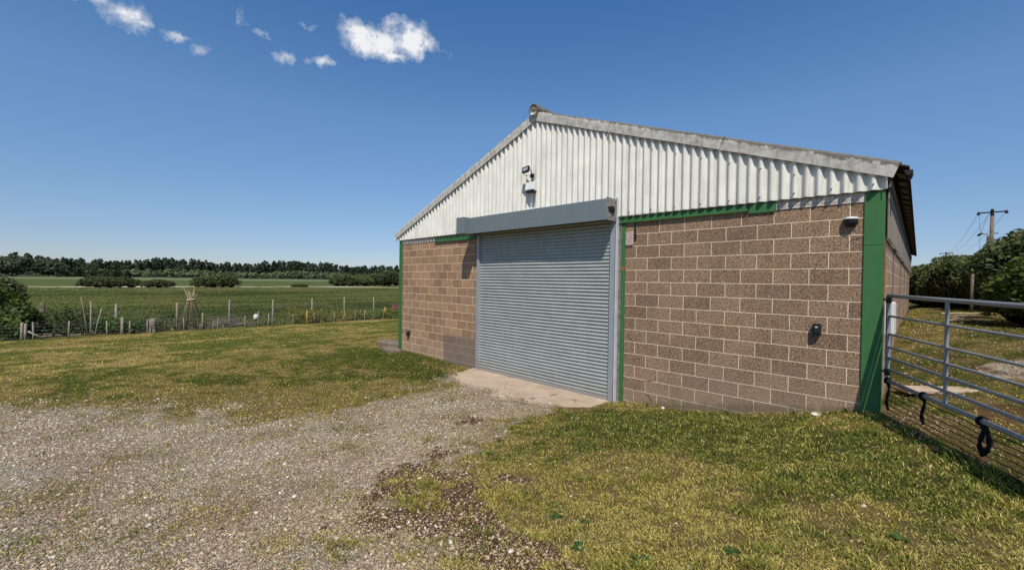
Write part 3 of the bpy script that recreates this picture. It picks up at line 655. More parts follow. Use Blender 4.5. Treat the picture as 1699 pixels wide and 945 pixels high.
def bush(name,loc,blobs,n,size,c0,c1,label,cat='bush',group=None,seed=0,stem=True,lump=.35,core=True):
    z=float(ground_z(loc[0],loc[1])); o=empty(name,(loc[0],loc[1],z),0,label,cat,group)
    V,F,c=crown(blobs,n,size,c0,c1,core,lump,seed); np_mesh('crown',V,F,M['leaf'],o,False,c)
    if stem:
        tips=[(b[0]+random.uniform(-.3,.3)*b[3],b[1]+random.uniform(-.3,.3)*b[4],b[2]) for b in blobs for _ in range(2)]
        rr_=max(b[5] for b in blobs)*.05; branches((0,0,-.1*rr_),tips,rr_,'trunk',o)
    return o
DKG,LTG=(.016,.024,.008),(.155,.170,.055)
# hedge bank behind the gate
def hb(x,y,rx,ry,rz,z=None):
    g=float(ground_z(x,y)); return (x,y,g+rz*.55,rx,ry,rz)
def place_hedge(name,pts,n,size,label,seed,c0=DKG,c1=LTG,group=None,lump=.24):
    x0,y0=pts[0][0],pts[0][1]; z0=float(ground_z(x0,y0)); bl=[]
    for (x,y,rx,ry,h) in pts:
        g=float(ground_z(x,y))-z0; bl.append((x-x0,y-y0,g+h*.42,rx,ry,h*.58))
    return bush(name,(x0,y0),bl,n,size,c0,c1,label,'hedge' if name=='hedge' else 'bush',group,seed,lump=lump)
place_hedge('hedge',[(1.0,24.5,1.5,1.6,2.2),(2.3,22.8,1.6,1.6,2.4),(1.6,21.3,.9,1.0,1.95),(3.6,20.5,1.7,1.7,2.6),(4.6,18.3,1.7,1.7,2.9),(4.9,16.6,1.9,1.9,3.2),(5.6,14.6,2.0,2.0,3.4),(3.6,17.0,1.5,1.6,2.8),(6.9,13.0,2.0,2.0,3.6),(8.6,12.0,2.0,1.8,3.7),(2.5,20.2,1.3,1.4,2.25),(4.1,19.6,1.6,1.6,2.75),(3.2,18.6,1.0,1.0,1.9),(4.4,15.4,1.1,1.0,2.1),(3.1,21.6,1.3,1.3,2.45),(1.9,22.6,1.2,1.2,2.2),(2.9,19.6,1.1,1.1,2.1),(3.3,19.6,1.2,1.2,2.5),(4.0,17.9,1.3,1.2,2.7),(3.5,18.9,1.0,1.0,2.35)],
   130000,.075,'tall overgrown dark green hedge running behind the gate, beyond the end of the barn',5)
place_hedge('leafy_bush',[(3.35,7.6,.95,.9,1.9),(4.3,6.6,1.1,1.0,2.0),(3.0,8.6,.8,.8,1.5),(5.2,8.0,1.4,1.3,2.3)],26000,.06,'bright-leaved bush spilling forward at the right edge, in front of the tall hedge',9,(.014,.026,.007),(.15,.20,.04))
# dark rounded tree at the left edge beyond the lawn
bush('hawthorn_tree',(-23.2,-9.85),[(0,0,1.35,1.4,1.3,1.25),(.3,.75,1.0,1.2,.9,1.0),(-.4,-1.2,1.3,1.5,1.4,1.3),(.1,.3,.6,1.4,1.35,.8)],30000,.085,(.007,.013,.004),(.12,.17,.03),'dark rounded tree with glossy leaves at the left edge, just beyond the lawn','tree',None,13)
bush('willow_bush',(-76,-14.6),[(0,0,4.2,3.4,2.9,3.9),(0,-4.5,4.4,3.5,3.5,4.2)],6000,.25,(.02,.028,.012),(.14,.155,.06),'grey-green willow bush out in the field behind the dark tree at the left edge','bush',None,17)

# field bushes and far trees
CAM=Vector((1.310,-7.313,2.344))
def dirpos(px,dX):      # plan position at a given westward distance along a compass bearing seen from the yard
    a=math.atan((px-849.5)/707.5)-R(44.67); return (dX,CAM.y+(dX-CAM.x)/math.tan(a))
FB=[('field_bush',166,-372,8,9,7,'low dark bush in the pasture, leftmost along the pale strip'),
    ('field_bush',198,-376,7,10,7,'rounded dark bush touching the leftmost bush in the pasture'),
    ('field_bush',263,-366,5,7.5,5.5,'small lone dark bush between two bigger bushes in the pasture'),
    ('field_bush',342,-372,7,8,9,'pale green bush forming the left half of the tallest pair in the pasture'),
    ('field_bush',368,-374,8,10,10.5,'tallest rounded green bush standing in the pasture'),
    ('field_bush',497,-392,4,6,2.5,'tiny dark shrub on the pale strip of dead grass'),
    ('field_tree',568,-425,10,10,13,'round green tree at the left end of the clump beyond the pale strip'),
    ('field_tree',594,-430,10,11,11,'lower olive tree second in the clump beyond the pale strip'),
    ('field_tree',622,-440,12,13,14,'broad olive tree in the middle of the clump beyond the pale strip'),
    ('field_tree',645,-430,12,14,19,'tallest tree of the clump beyond the pale strip, next to the barn corner'),
    ('field_tree',672,-430,12,14,19,'far tree partly hidden behind the barn corner')]
for i,(nm,px,X,rx,ry,h,lab) in enumerate(FB[:-1]):
    x,y=dirpos(px,X); ry=ry*(1.0 if X>-400 else 1.2)
    bl=[(0,0,h*.45,rx,ry,h*.5),(rx*.3,ry*.55,h*.36,rx*.7,ry*.6,h*.4),(rx*.2,-ry*.6,h*.33,rx*.7,ry*.6,h*.36),(-rx*.2,ry*.15,h*.62,rx*.6,ry*.6,h*.34)]
    lt=(.10,.115,.04) if i in(0,1,2,5) else (.15,.17,.055); h*=1.2
    bush(nm,(x,y),bl,3800,.62,(.012,.020,.009),lt,lab,'bush' if nm=='field_bush' else 'tree','bushes and trees along the pale strip' ,30+i)
# the far wood: hundreds of crowns reading as one mass
def wood(name,X0,X1,y0,y1,n,h0,h1,c0,c1,per,size,seed,kind='stuff'):
    V=[];F=[];C=[];o=0
    for i in range(n):
        x=X0+(X1-X0)*RNG.random()**1.3; y=y0+(y1-y0)*RNG.random(); z=float(ground_z(x,y)); conif=fbm(x*.004+3,y*.004,seed,2)>.47
        h=(h0+(h1-h0)*RNG.random())*(1.0+.42*(fbm(y*.011,3.,61+4,3)-.5)*2+.06*(X0-x)/max(1,X0-X1))
        r=h*(.17 if conif else .33)
        k=per; d=rand_unit(k); d[:,2]=np.abs(d[:,2])*1-.3*(RNG.random(k))
        z-=0 if conif else .17*h
        if conif:
            t=RNG.random(k); rad=r*(1.05-t)**.6; ang=RNG.random(k)*2*np.pi; P=np.stack([x+np.cos(ang)*rad,y+np.sin(ang)*rad,z+h*(.10+.90*t)],1)
        else: P=np.array([x,y,z+h*.58])+d*np.array([r,r,h*.42])*(1-.3*RNG.random(k)[:,None]**2)
        nr=d*.7+rand_unit(k)*.6; nr[:,2]+=.3; nr/=np.linalg.norm(nr,axis=1)[:,None]
        v,f=leaf_quads(P,nr,size*(.6+.8*RNG.random(k)),.7); V.append(v);F.append(f+o);o+=len(v)
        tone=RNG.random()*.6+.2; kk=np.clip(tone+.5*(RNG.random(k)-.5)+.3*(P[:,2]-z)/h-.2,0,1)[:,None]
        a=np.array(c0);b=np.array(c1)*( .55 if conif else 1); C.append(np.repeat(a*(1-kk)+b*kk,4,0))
    ob=np_mesh(name,np.concatenate(V),np.concatenate(F),M['leaf'],None,False,np.concatenate(C)); return tag(ob,None,None,None,kind)
w=wood('woodland',-900,-960,-330,1150,1050,25,31,(.034,.052,.040),(.135,.170,.090),110,2.0,61); w['label']='dark mixed woodland along the far side of the fields'  # distance haze mixed into the leaf colours as a bluish lift
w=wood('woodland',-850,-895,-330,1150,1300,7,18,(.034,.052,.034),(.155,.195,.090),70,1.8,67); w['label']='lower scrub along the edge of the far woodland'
bush('tall_oak_group',dirpos(22,-820),[(0,0,14,14,22,13),(-6,26,12,14,18,11),(4,-28,13,14,20,12)],5000,1.6,(.028,.042,.032),(.12,.15,.08),'higher dark clump of trees at the far left end of the woodland skyline','trees',None,71)
# backing ridge, distance haze painted into its bluish colour
yy=np.linspace(-900,3200,160); rh=30+9*fbm(yy*.002,yy*0,81,3)+3*fbm(yy*.02,yy*0,83,3); V=np.concatenate([np.stack([np.full(160,-1000.),yy,np.full(160,-4.)],1),np.stack([np.full(160,-1015.)-0*yy,yy,rh*.12],1),np.stack([np.full(160,-2300.),yy,rh*1.25],1),np.stack([np.full(160,-2600.),yy,rh*.8],1)])
F=np.concatenate([np.stack([a:=np.arange(159)+k*160,a+1,a+161,a+160],1) for k in range(3)])
m=N('ridge_wood'); c=m.mix(m.ramp(m.noise(.03,6,.7),(.35,0),(.65,1)),(.026,.040,.036),(.055,.075,.068)); m.bump(m.noise(.06,5),.8,8); M['ridge']=m.fin(c,1,0,.0)
tag(np_mesh('hill',V,F[:, ::-1],M['ridge'],None,True),kind='structure')

# rough pasture tussocks
def tussocks(n,r0,r1,a0,a1,keep,size,c0,c1,name,label,seed):
    u=RNG.random(n); r=np.exp(np.log(r0)+(np.log(r1)-np.log(r0))*u); a=a0+(a1-a0)*RNG.random(n)
    x=CAM.x-np.sin(a)*r; y=CAM.y+np.cos(a)*r; ok=keep(x,y); x,y,r=x[ok],y[ok],r[ok]; n=len(x); z=ground_z(x,y)
    s=size*(.5+RNG.random(n))*(r/60)**.45; ang=RNG.random(n)*np.pi
    lean=(RNG.random((n,2))-.5)*s[:,None]*1.2; dx=np.cos(ang)*s*.45; dy=np.sin(ang)*s*.45
    V=np.stack([np.stack([x-dx,y-dy,z-.03],1),np.stack([x+dx,y+dy,z-.03],1),np.stack([x+lean[:,0],y+lean[:,1],z+s],1)],1).reshape(-1,3); F=np.arange(3*n).reshape(-1,3)
    k=np.clip((fbm(x*.045,y*.022,seed,5)-.5)*4.0+.42+.5*(RNG.random(n)-.5),0,1)[:,None]; st=(RNG.random(n)<.07+.40*smooth_step(.5,.65,fbm(x*.02+9,y*.05,seed+3,3)))[:,None]
    c=np.array(c0)*(1-k)+np.array(c1)*k; c=np.where(st,np.array([.22,.19,.085]),c)
    o=np_mesh(name,V,F,M['blade'],None,False,np.repeat(c,3,0)); tag(o,label,None,None,'stuff'); return o
tussocks(190000,24,390,R(52),R(99),lambda x,y:(x<-26.5)&(x>-372),.15,(.046,.062,.016),(.175,.175,.055),'pasture_grass','rough dark green pasture grass beyond the garden fence',101)
tussocks(26000,22,34,R(50),R(99),lambda x,y:(x<-21.8)&(x>-28.5)&(fbm(x*.8,y*.5,3,3)>.42),.30,(.04,.06,.015),(.12,.15,.035),'garden_weeds','weedy growth in the garden strip behind the stakes',107)

# ------------------------------------------------------------------ foreground grass, near blades drawn one by one
def field_pts(n,r0,r1,a0,a1):
    r=np.exp(np.log(r0)+(np.log(r1)-np.log(r0))*RNG.random(n)); a=a0+(a1-a0)*RNG.random(n)
    return CAM.x-np.sin(a)*r,CAM.y+np.cos(a)*r,r
def grass():
    x,y,r=field_pts(1150000,1.3,26,R(-9),R(99))
    inb=((x>-11.4)&(x<.90-.0175*np.maximum(y,0))&(y>-.01)&(y<21.3))|((x<-20.9))|((x>-7.25)&(x<-3.1)&(y>-1.15)); ok=~inb; x,y,r=x[ok],y[ok],r[ok]
    g,e,d,l=masks(x,y); tuft=fbm(x*9,y*9,201,3)
    pr=(1-g)*(1-.85*e)*(.25+1.0*smooth_step(.35,.6,tuft)); pr+=.10*g*smooth_step(.50,.68,fbm(x*2.0,y*2.0,205,4))
    sg=(x-.905)*.886+(y+.04)*.463; back=(sg>-.34)&(y>-4.5)&(x>.9); pr=np.where(back,pr*.5,pr); pr=np.where((sg>-.06)&(sg<.55)&(x>.9)&(y>-3),pr*.45,pr)
    ok=RNG.random(len(x))<pr; x,y,r,d,l,tuft=x[ok],y[ok],r[ok],d[ok],l[ok],tuft[ok]; n=len(x); z=ground_n(x,y)-.004
    wall=np.exp(-np.abs(y+.05)/.10)*(x<.9)*(x>-11.3); gl=np.abs((x-.905)*.886+(y+.04)*.463); gateg=np.exp(-np.abs(((x-.905)*.886+(y+.04)*.463)+.2)/.14)*(y<-.25)*(x<3.4)*(x>.75)
    L=.016+.018*RNG.random(n)+.022*l*RNG.random(n)+.055*wall*RNG.random(n)**2+.10*gateg*RNG.random(n)**2; tf=smooth_step(.56,.72,fbm(x*2.6,y*2.6,211,3))*(r<14); L*=(1+.012*r)*.85*(1+1.3*tf*RNG.random(n))
    W=.0011+.0011*RNG.random(n)+.00038*r
    ang=RNG.random(n)*2*np.pi; ln=(RNG.random(n)*1.1+.25)*L; la=RNG.random(n)*2*np.pi; dx,dy=np.cos(ang)*W,np.sin(ang)*W
    tipx,tipy=np.cos(la)*ln,np.sin(la)*ln
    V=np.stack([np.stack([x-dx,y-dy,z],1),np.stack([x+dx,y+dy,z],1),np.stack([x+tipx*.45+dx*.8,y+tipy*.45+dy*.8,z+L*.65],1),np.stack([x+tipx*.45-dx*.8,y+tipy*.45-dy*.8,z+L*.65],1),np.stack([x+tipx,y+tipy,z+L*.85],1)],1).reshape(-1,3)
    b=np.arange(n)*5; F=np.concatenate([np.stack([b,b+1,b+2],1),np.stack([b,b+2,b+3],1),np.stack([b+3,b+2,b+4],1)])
    ml=fbm(x*1.5,y*.13,301,4); farl=smooth_step(9,15,-x); dd=d+farl*(smooth_step(.42,.62,ml)-.5)*.8
    t=np.clip(dd*.60+.12-.28*tf-.26*l*(1-farl)-.35*gateg+.75*(RNG.random(n)-.5),0,1)
    t=np.where(RNG.random(n)<.16*smooth_step(14,5,r)+.03,.95,t)[:,None]; k=RNG.random(n)[:,None]
    G1=np.array([.118,.150,.024])*(.4+1.15*k); G2=np.array([.26,.235,.045])*(.5+.8*k); S=np.array([.66,.50,.21])*(.4+.85*k)
    c=np.where(t<.5,G1*(1-2*t)+G2*2*t,G2*(2-2*t)+S*(2*t-1))*(1.16+.12*farl[:,None])*np.array([1.0,1.03,.92])
    cc=np.repeat(c,5,0); cc.reshape(-1,5,3)[:,:2]*=.45; o=np_mesh('lawn_grass',V,F,M['blade'],None,False,cc); tag(o,'short patchy lawn grass, part green and part dried to straw',None,None,'stuff')  # blade feet darkened in vertex colour to imitate shade between blades
grass()
# ------------------------------------------------------------------ loose gravel
ico=np.array([(0,0,1),(.894,0,.447),(.276,.851,.447),(-.724,.526,.447),(-.724,-.526,.447),(.276,-.851,.447),(.724,.526,-.447),(-.276,.851,-.447),(-.894,0,-.447),(-.276,-.851,-.447),(.724,-.526,-.447)])
icf=np.array([(0,1,2),(0,2,3),(0,3,4),(0,4,5),(0,5,1),(1,6,2),(2,7,3),(3,8,4),(4,9,5),(5,10,1),(2,6,7),(3,7,8),(4,8,9),(5,9,10),(1,10,6)])
def stones(x,y,s,tone,name,label,flat=.55):
    n=len(x); z=np.where(sdist(x,y,ap)>.02,.035,ground_n(x,y))+s*.22; sc=np.stack([s*(.7+.6*RNG.random(n)),s*(.55+.45*RNG.random(n)),s*flat*(.6+.6*RNG.random(n))],1)
    j=1+.38*(RNG.random((n,11,1))-.5)*2; P=ico[None]*j*sc[:,None]; a=RNG.random(n)*2*np.pi; c,s_=np.cos(a)[:,None],np.sin(a)[:,None]
    tl=(RNG.random((n,1))-.5)*.7; X=P[:,:,0]*c-P[:,:,1]*s_; Y=P[:,:,0]*s_+P[:,:,1]*c; Z=P[:,:,2]+X*tl
    V=np.stack([X+x[:,None],Y+y[:,None],Z+z[:,None]],-1).reshape(-1,3); F=(icf[None]+11*np.arange(n)[:,None,None]).reshape(-1,3)
    o=np_mesh(name,V,F,M['pebble'],None,False,np.repeat(tone,11,0)); return tag(o,label,None,None,'stuff')
def gravel():
    x,y,r=field_pts(430000,1.5,17,R(0),R(99)); inb=((x>-11.4)&(x<.9)&(y>-.02))|((x>-7.0)&(x<-3.3)&(y>-.55)); g,e,d,l=masks(x,y); onap=sdist(x,y,ap)>.02; inb=inb|(onap&(RNG.random(len(x))>.14+.5*smooth_step(-.9,-1.3,y)))
    den=.45+.55*smooth_step(.35,.55,fbm(x*1.0,y*1.0,401,5)); ct=np.minimum(np.abs(x-(-4.9+.35*(y+1))-.78),np.abs(x-(-4.9+.35*(y+1))+.78)); den=den*(1-.55*np.exp(-(ct/.22)**2)); pr=g*den*(1-.6*e)+.30*e+.012; ok=(RNG.random(len(x))<pr)&~inb; x,y,r=x[ok],y[ok],r[ok]; e=e[ok]; n=len(x)
    s=np.exp(RNG.normal(np.log(.0043),.50,n))*(1+.075*r); s=np.minimum(s,.022)
    k=RNG.random(n)[:,None]; A=np.array([.17,.122,.076]);B=np.array([.74,.635,.465]); br=(smooth_step(-8,-3,x)*.75)[:,None]*np.ones((1,3)); c=(A*(1-k)+B*k)*(1-br*np.array([.22,.32,.42])); w=(RNG.random(n)<.025)[:,None]; c=np.where(w,np.array([.68,.64,.57]),c); w=(RNG.random(n)<.08)[:,None]; c=np.where(w,np.array([.36,.22,.15]),c)
    stones(x,y,s,c,'gravel','loose grey and buff gravel of the yard track')
    x,y,r=field_pts(900,1.8,9,R(5),R(98)); g,e,d,l=masks(x,y); ok=(RNG.random(len(x))<.6*g+.3*e); x,y=x[ok],y[ok]; n=len(x)
    s=.012+.02*RNG.random(n)**2.5; c=np.array([.62,.57,.49])*(.6+.5*RNG.random(n)[:,None]); stones(x,y,s,c,'larger_gravel','larger pale stones scattered through the yard gravel')
    # rubble and leaf litter behind the gate
    n0=5500; x=.95+RNG.random(n0)*4.5; y=-1.5+RNG.random(n0)*12; g,e,d,l=masks(x,y); ok=(x-.905)*.886+(y+.04)*.463>.05; ok&=RNG.random(n0)<(.25+.75*g+.35*(np.hypot(x-1.3,y+.6)<.9)); x,y=x[ok],y[ok]; n=len(x)
    s=.006+.022*RNG.random(n)**3+.004; k=RNG.random(n)[:,None]; c=np.array([.20,.14,.09])*(1-k)+np.array([.48,.39,.28])*k; stones(x,y,s,c,'rubble','pale rubble and litter on the ground behind the gate',.4)
gravel()
def big_stone(name,x,y,s,label,mat='stone_white',flat=.5,sq=1.0,cat='stone',dz=0):
    mb=MB(); P=ico*np.array([s*sq,s,s*flat]); P=P*(1+.22*(RNG.random((11,1))-.5)*2); z=float(ground_n(x,y))+s*flat*.3+dz
    mb.add([tuple(p) for p in P],[tuple(f) for f in icf]+[(6,10,9,8,7)]); o=mb.build(name,M[mat]); o.location=(x,y,z); o.rotation_euler=(0,0,random.uniform(0,3))
    mo=o.modifiers.new('s','SUBSURF'); mo.levels=1; mo.render_levels=1
    return tag(o,label,cat)
big_stone('white_stone',-2.03,-.12,.045,'white stone lying at the foot of the block wall, right of the shutter',flat=.9)
big_stone('white_stone',-.62,-4.62,.022,'small white stone in the dry grass, nearest the bare earth patches')
big_stone('white_stone',.25,-4.62,.022,'rounded cream pebble in the straw-coloured foreground grass',flat=.7)
big_stone('white_stone',-2.13,-3.47,.022,'small flat white flake in the middle of the foreground lawn')
big_stone('broken_block',.18,-.09,.09,'pale broken piece of block lying against the foot of the wall near the corner post',sq=1.6,flat=.3)
# old concrete lumps at the far corner
mb=MB(); mb.box(-.55,.55,-.2,.2,-.1,.17); o=mb.build('concrete_block',M['old_concrete'],None,.04); o.location=(-11.72,.14,.05); o.rotation_euler=(.05,.04,.35); tag(o,'long brown lump of old concrete behind the far green corner post','concrete block')
mb=MB(); mb.box(-.36,.36,-.22,.22,-.1,.11); o=mb.build('concrete_footing',M['old_concrete'],None,.05); o.location=(-10.98,-.32,.03); o.rotation_euler=(-.03,.03,-.2); tag(o,'low flat concrete lump at the foot of the far green corner post','concrete block')
# slab edge, sticks behind the gate
mb=MB(); mb.box(-.75,.75,-.13,.13,-.05,.02); o=mb.build('paving_slab',M['apron'],None,.02); o.location=(1.55,1.5,float(ground_z(1.55,1.5))+.005); o.rotation_euler=(0,.0,.75); tag(o,'broken strip of pale slab in the rough ground behind the gate','slab')
mb=MB()
for i in range(16):
    a=random.uniform(-.6,.8); c=Vector((random.uniform(-.45,.45),random.uniform(-.4,.4),random.uniform(.02,.14))); L=random.uniform(.3,.8); d=Vector((math.cos(a),math.sin(a),random.uniform(-.15,.2)))
    mb.tube([c-d*L*.5,c+Vector((0,0,.02)),c+d*L*.5],[.014,.011,.005],5)
o=mb.build('stick_pile',M['stick']); o.location=(2.05,9.2,float(ground_z(2.05,9.2))); tag(o,'small pile of pale dry sticks on the rough ground before the hedge','sticks')
mb=MB(); mb.tube([(0,0,.03),(.9,.5,.05),(1.9,.9,.03)],[.04,.035,.02],7); o=mb.build('fallen_branch',M['stick']); o.location=(1.5,13.6,float(ground_z(1.5,13.6))); tag(o,'long pale fallen branch lying along the foot of the hedge','branch')
pst=empty('hedge_post',(2.27,14.9,float(ground_z(2.27,14.9))),0,'weathered round wooden post standing in front of the dark hedge','post')
MB().tube([(0,0,-.2),(0,0,.8),(.02,0,1.38)],[.05,.047,.042],10).build('post',M['stake_dark'],pst)

# broad-leaved weeds in the turf
def weed(x,y,r,label,nl=13,up=.45,c=(.045,.085,.02)):
    r*=.68; z=float(ground_n(x,y)); V=[];F=[];C=[]
    for i in range(nl):
        a=2*math.pi*i/nl+random.uniform(-.25,.25); L=r*random.uniform(.65,1.1); w=L*.17; e=up*random.uniform(.4,1.3); o=len(V)
        d=Vector((math.cos(a),math.sin(a),0)); s=Vector((-math.sin(a),math.cos(a),0))
        for t,ww,h in ((0,.3,0),(.35,.8,e*.32),(.7,1.0,e*.5),(1,.05,e*.42)):
            p=d*L*t+Vector((0,0,h*L*1.6+.004)); V+= [p-s*w*ww,p+Vector((0,0,-.002)),p+s*w*ww]
        for k in range(3): F+=[(o+3*k,o+3*k+1,o+3*k+4,o+3*k+3),(o+3*k+1,o+3*k+2,o+3*k+5,o+3*k+4)]
        C+=[tuple(np.array(c)*random.uniform(.7,1.4))]*12
    ob=np_mesh('weed_plant',np.array(V),np.array(F),M['leaf'],None,True,np.array(C)); ob.location=(x,y,z); return tag(ob,label,'weed','broad-leaved weeds in the lawn')
WD=[(-1.02,-4.35,.085,'small weed rosette left of centre in the foreground lawn, beside a bare earth patch'),(-.75,-4.30,.075,'small weed rosette close beside the bare earth, a little right of its twin'),(-.52,-4.72,.10,'upright weed tuft on the dry turf at the bottom centre'),
(-.02,-4.72,.13,'large spreading dock weed in the lower centre of the lawn'),(.12,-5.05,.15,'largest dark green weed, nearest the bottom edge of the picture'),(.42,-4.35,.09,'faint weed rosette in the straw-coloured patch right of centre'),(1.18,-3.6,.09,'pale green leafy weed at the lower right of the lawn'),
(-3.05,-3.1,.10,'dark weed tuft on the edge between gravel and lawn'),(-2.75,-3.55,.09,'second dark weed tuft on the gravel edge, nearer the camera'),(-3.45,-2.3,.09,'weed tuft where the lawn meets the track below the shutter')]
for x,y,r,lab in WD: weed(x,y,r,lab)
# weeds rooted at the wall foot
for i,(x,lab) in enumerate([(-2.35,'tuft of weed at the wall foot just right of the shutter'),(-1.0,'weed at the foot of the wall, midway along the right block panel'),(-.1,'weed at the foot of the wall below the black socket box'),(.50,'weed growing against the base of the green corner post')]):
    weed(x,-.07,.09,lab,8,1.3)

# ------------------------------------------------------------------ utility poles
def upole(x,y,ztop,arm,rz,label,small=False):
    z=float(ground_z(x,y)); h=ztop-z; o=empty('utility_pole',(x,y,z),rz,label,'utility pole','wooden electricity poles')
    MB().tube([(0,0,-.5),(0,0,h*.5),(0,0,h)],[.14,.12,.10],14).build('pole',M['pole'],o)
    c=empty('crossarm',(0,0,h-.12)); c.parent=o
    MB().box(-arm,arm,-.20,-.13,-.045,.045).build('beam',M['ironwork'],c,.01)
    for s in (-1,1): MB().tube([(s*arm*.93,-.175,-.15),(s*arm*.93,-.175,-.10),(s*arm*.93,-.175,-.04),(s*arm*.93,-.175,.08)],[.06,.095,.095,.045],10).build('insulator',M['ironwork'],c)
    MB().tube([(0,-.175,.05),(0,-.175,.22)],[.07,.09],10).build('insulator',M['ironwork'],c)
    if not small:
        MB().box(-.25,-.115,-.10,.10,h-3.4,h-1.75).build('cable_box',M['stake_dark'],o,.02)
        mb=MB(); mb.tube([(-.14,0,h-1.66),(-.45,-.1,h-1.60)],.025,6); mb.tube([(-.68,-.1,h-1.74),(-.56,-.1,h-1.62),(-.42,-.1,h-1.55)],[.05,.085,.04],10); mb.tube([(.1,0,h-1.6),(.32,0,h-1.6)],.035,6); mb.build('switch_arm',M['ironwork'],o)
        mb=MB(); mb.tube([(-arm*.9,-.17,h-.25),(-.55,-.1,h-1.55)],.009,5); mb.tube([(-.2,-.17,h-.3),(-.5,-.1,h-1.5)],.009,5); mb.tube([(-.55,-.1,h-1.7),(-.57,-.1,h-3)],.009,5); mb.build('jumper_cable',M['cable'],o)
    return o
p1=Vector((4.15,37.7,7.75))
upole(p1.x,p1.y,p1.z,.70,R(-3),'wooden electricity pole with crossarm and cable box rising behind the tall hedge')
p2=Vector((2.75,98.,8.3)); upole(p2.x,p2.y,p2.z,.8,R(-3),'distant electricity pole barely showing above the hedge',True)
for k,(s,lab) in enumerate(((-.65,'left overhead wire sloping down from the crossarm of the pole'),(0,'middle overhead wire running from the top of the pole'),(.65,'right overhead wire sloping down from the crossarm of the pole'))):
    pts=[]; 
    for t in np.linspace(0,1,16):
        q=p1.lerp(p2,t); pts.append((q.x+s,q.y,q.z-.1-4*1.1*t*(1-t)+(.2 if s==0 else 0)))
    tag(MB().tube(pts,.010,4).build('overhead_wire',M['cable']),lab,'wire')

# ------------------------------------------------------------------ garden fence, stakes and things beyond the lawn
def at_edge(px,X):   # plan position at plane X for a bearing
    return dirpos(px,X)
gf=empty('garden_fence',(-20.95,-3,0),0,'low netting fence on short pale stakes along the far edge of the lawn','fence')
def gpost(px,h,r=.028,X=-20.95,lean=0,mat='stake',parent=gf,label=None,square=False):
    x,y=dirpos(px,X); z=float(ground_z(x,y)); P=parent.location
    mb=MB(); jx=random.uniform(-.02,.02)
    mb.tube([(x-P.x,y-P.y,z-P.z-.2),(x-P.x+jx,y-P.y+lean*.5,z-P.z+h*.5),(x-P.x+jx,y-P.y+lean,z-P.z+h-.02),(x-P.x+jx,y-P.y+lean,z-P.z+h)],[r,r*.95,r*.9,r*.6],7)
    o=mb.build('post',M[mat],parent)
    if label: o['label']=label
    return y
ST=[(36,.62,.045),(42,.58,.045),(56,.62,.03),(114,.60,.03),(178,.55,.028),(203,.66,.055),(216,.50,.035),(245,.54,.026),(306,.52,.026),(332,.27,.02),(336,.73,.034),(354,.36,.02),(362,.52,.024),(407,.52,.028),(429,.70,.028),(446,.55,.03),(487,.52,.028),(522,.56,.03),(555,.56,.03),(572,.60,.026),(590,.55,.024),(605.5,.56,.03),(637,.58,.030)]
ysn=[]
for px,h,r in ST: ysn.append(gpost(px,h,r,lean=random.uniform(-.02,.02)))
gpost(510,.66,.045,mat='orange_post',label='new orange-brown timber post'); gpost(639.5,.66,.05,-21.1,mat='orange_post',label='new orange-brown timber post near the barn corner')
gpost(151,1.28,.034,-21.2,.0); gpost(156,1.05,.024,-21.2,.22); gpost(147,1.45,.018,-21.3,-.2)
x_,ya=dirpos(60,-20.95); xb_,yb=dirpos(30,-20.95)
P0=gf.location; zg=.0
mb=MB(); mb.tube([(0,dirpos(42,-20.95)[1]-P0.y,.38),(0,dirpos(75,-20.95)[1]-P0.y,.03)],.032,7); mb.tube([(0,dirpos(566,-20.95)[1]-P0.y,.0),(0,dirpos(574,-20.95)[1]-P0.y,.45)],.025,7); mb.build('brace',M['stake'],gf)
mb=MB(); y0=-12.; y1=dirpos(660,-20.95)[1]
for z in (.08,.2,.32,.44,.52):
    ys_=np.arange(y0,y1,1.2); mb.tube([(-.03,y-P0.y,.04+z+.02*math.sin(y*2.3)) for y in ys_],.0035,4,False)
mb.build('wire',M['wire'],gf)
mb=MB()
for y in np.arange(y0,y1,.3): mb.tube([(-.03,y-P0.y,.06),(-.03,y-P0.y,.55)],.0022,3,False)
mb.build('netting',M['wire'],gf)
ff=empty('field_fence',(-24.5,-3,-.8),0,'taller post and wire fence between the garden strip and the pasture','fence')
for px,h,r,mt in ((70,1.95,.10,'stake_dark'),(193,1.85,.06,'stake'),(294,1.85,.05,'stake'),(381,1.95,.045,'stake'),(453,1.9,.05,'stake'),(518,1.95,.05,'stake'),(571.5,2.0,.045,'stake'),(620.5,1.95,.04,'stake'),(106,1.5,.03,'stake_dark'),(125,1.6,.04,'stake_dark')):
    gpost(px,h,r,-24.5,0,mt,ff)
mb=MB(); y0=dirpos(20,-24.5)[1]; y1=dirpos(690,-24.5)[1]
for z in (.5,.75,1.0,1.25,1.5):
    mb.tube([(.06,y+3,z+.03*math.sin(y)) for y in np.arange(y0,y1,1.5)],.005,4,False)
mb.build('wire',M['wire'],ff)
mb=MB()
for y in np.arange(y0,y1,.6): mb.tube([(.06,y+3,.1),(.06,y+3,1.25)],.003,3,False)
mb.build('netting',M['wire'],ff)
mb=MB(); ya=dirpos(72,-24.5)[1]+3; mb.tube([(0,ya,1.15),(.1,ya+1.9,.35)],.05,7); mb.build('brace',M['stake_dark'],ff)
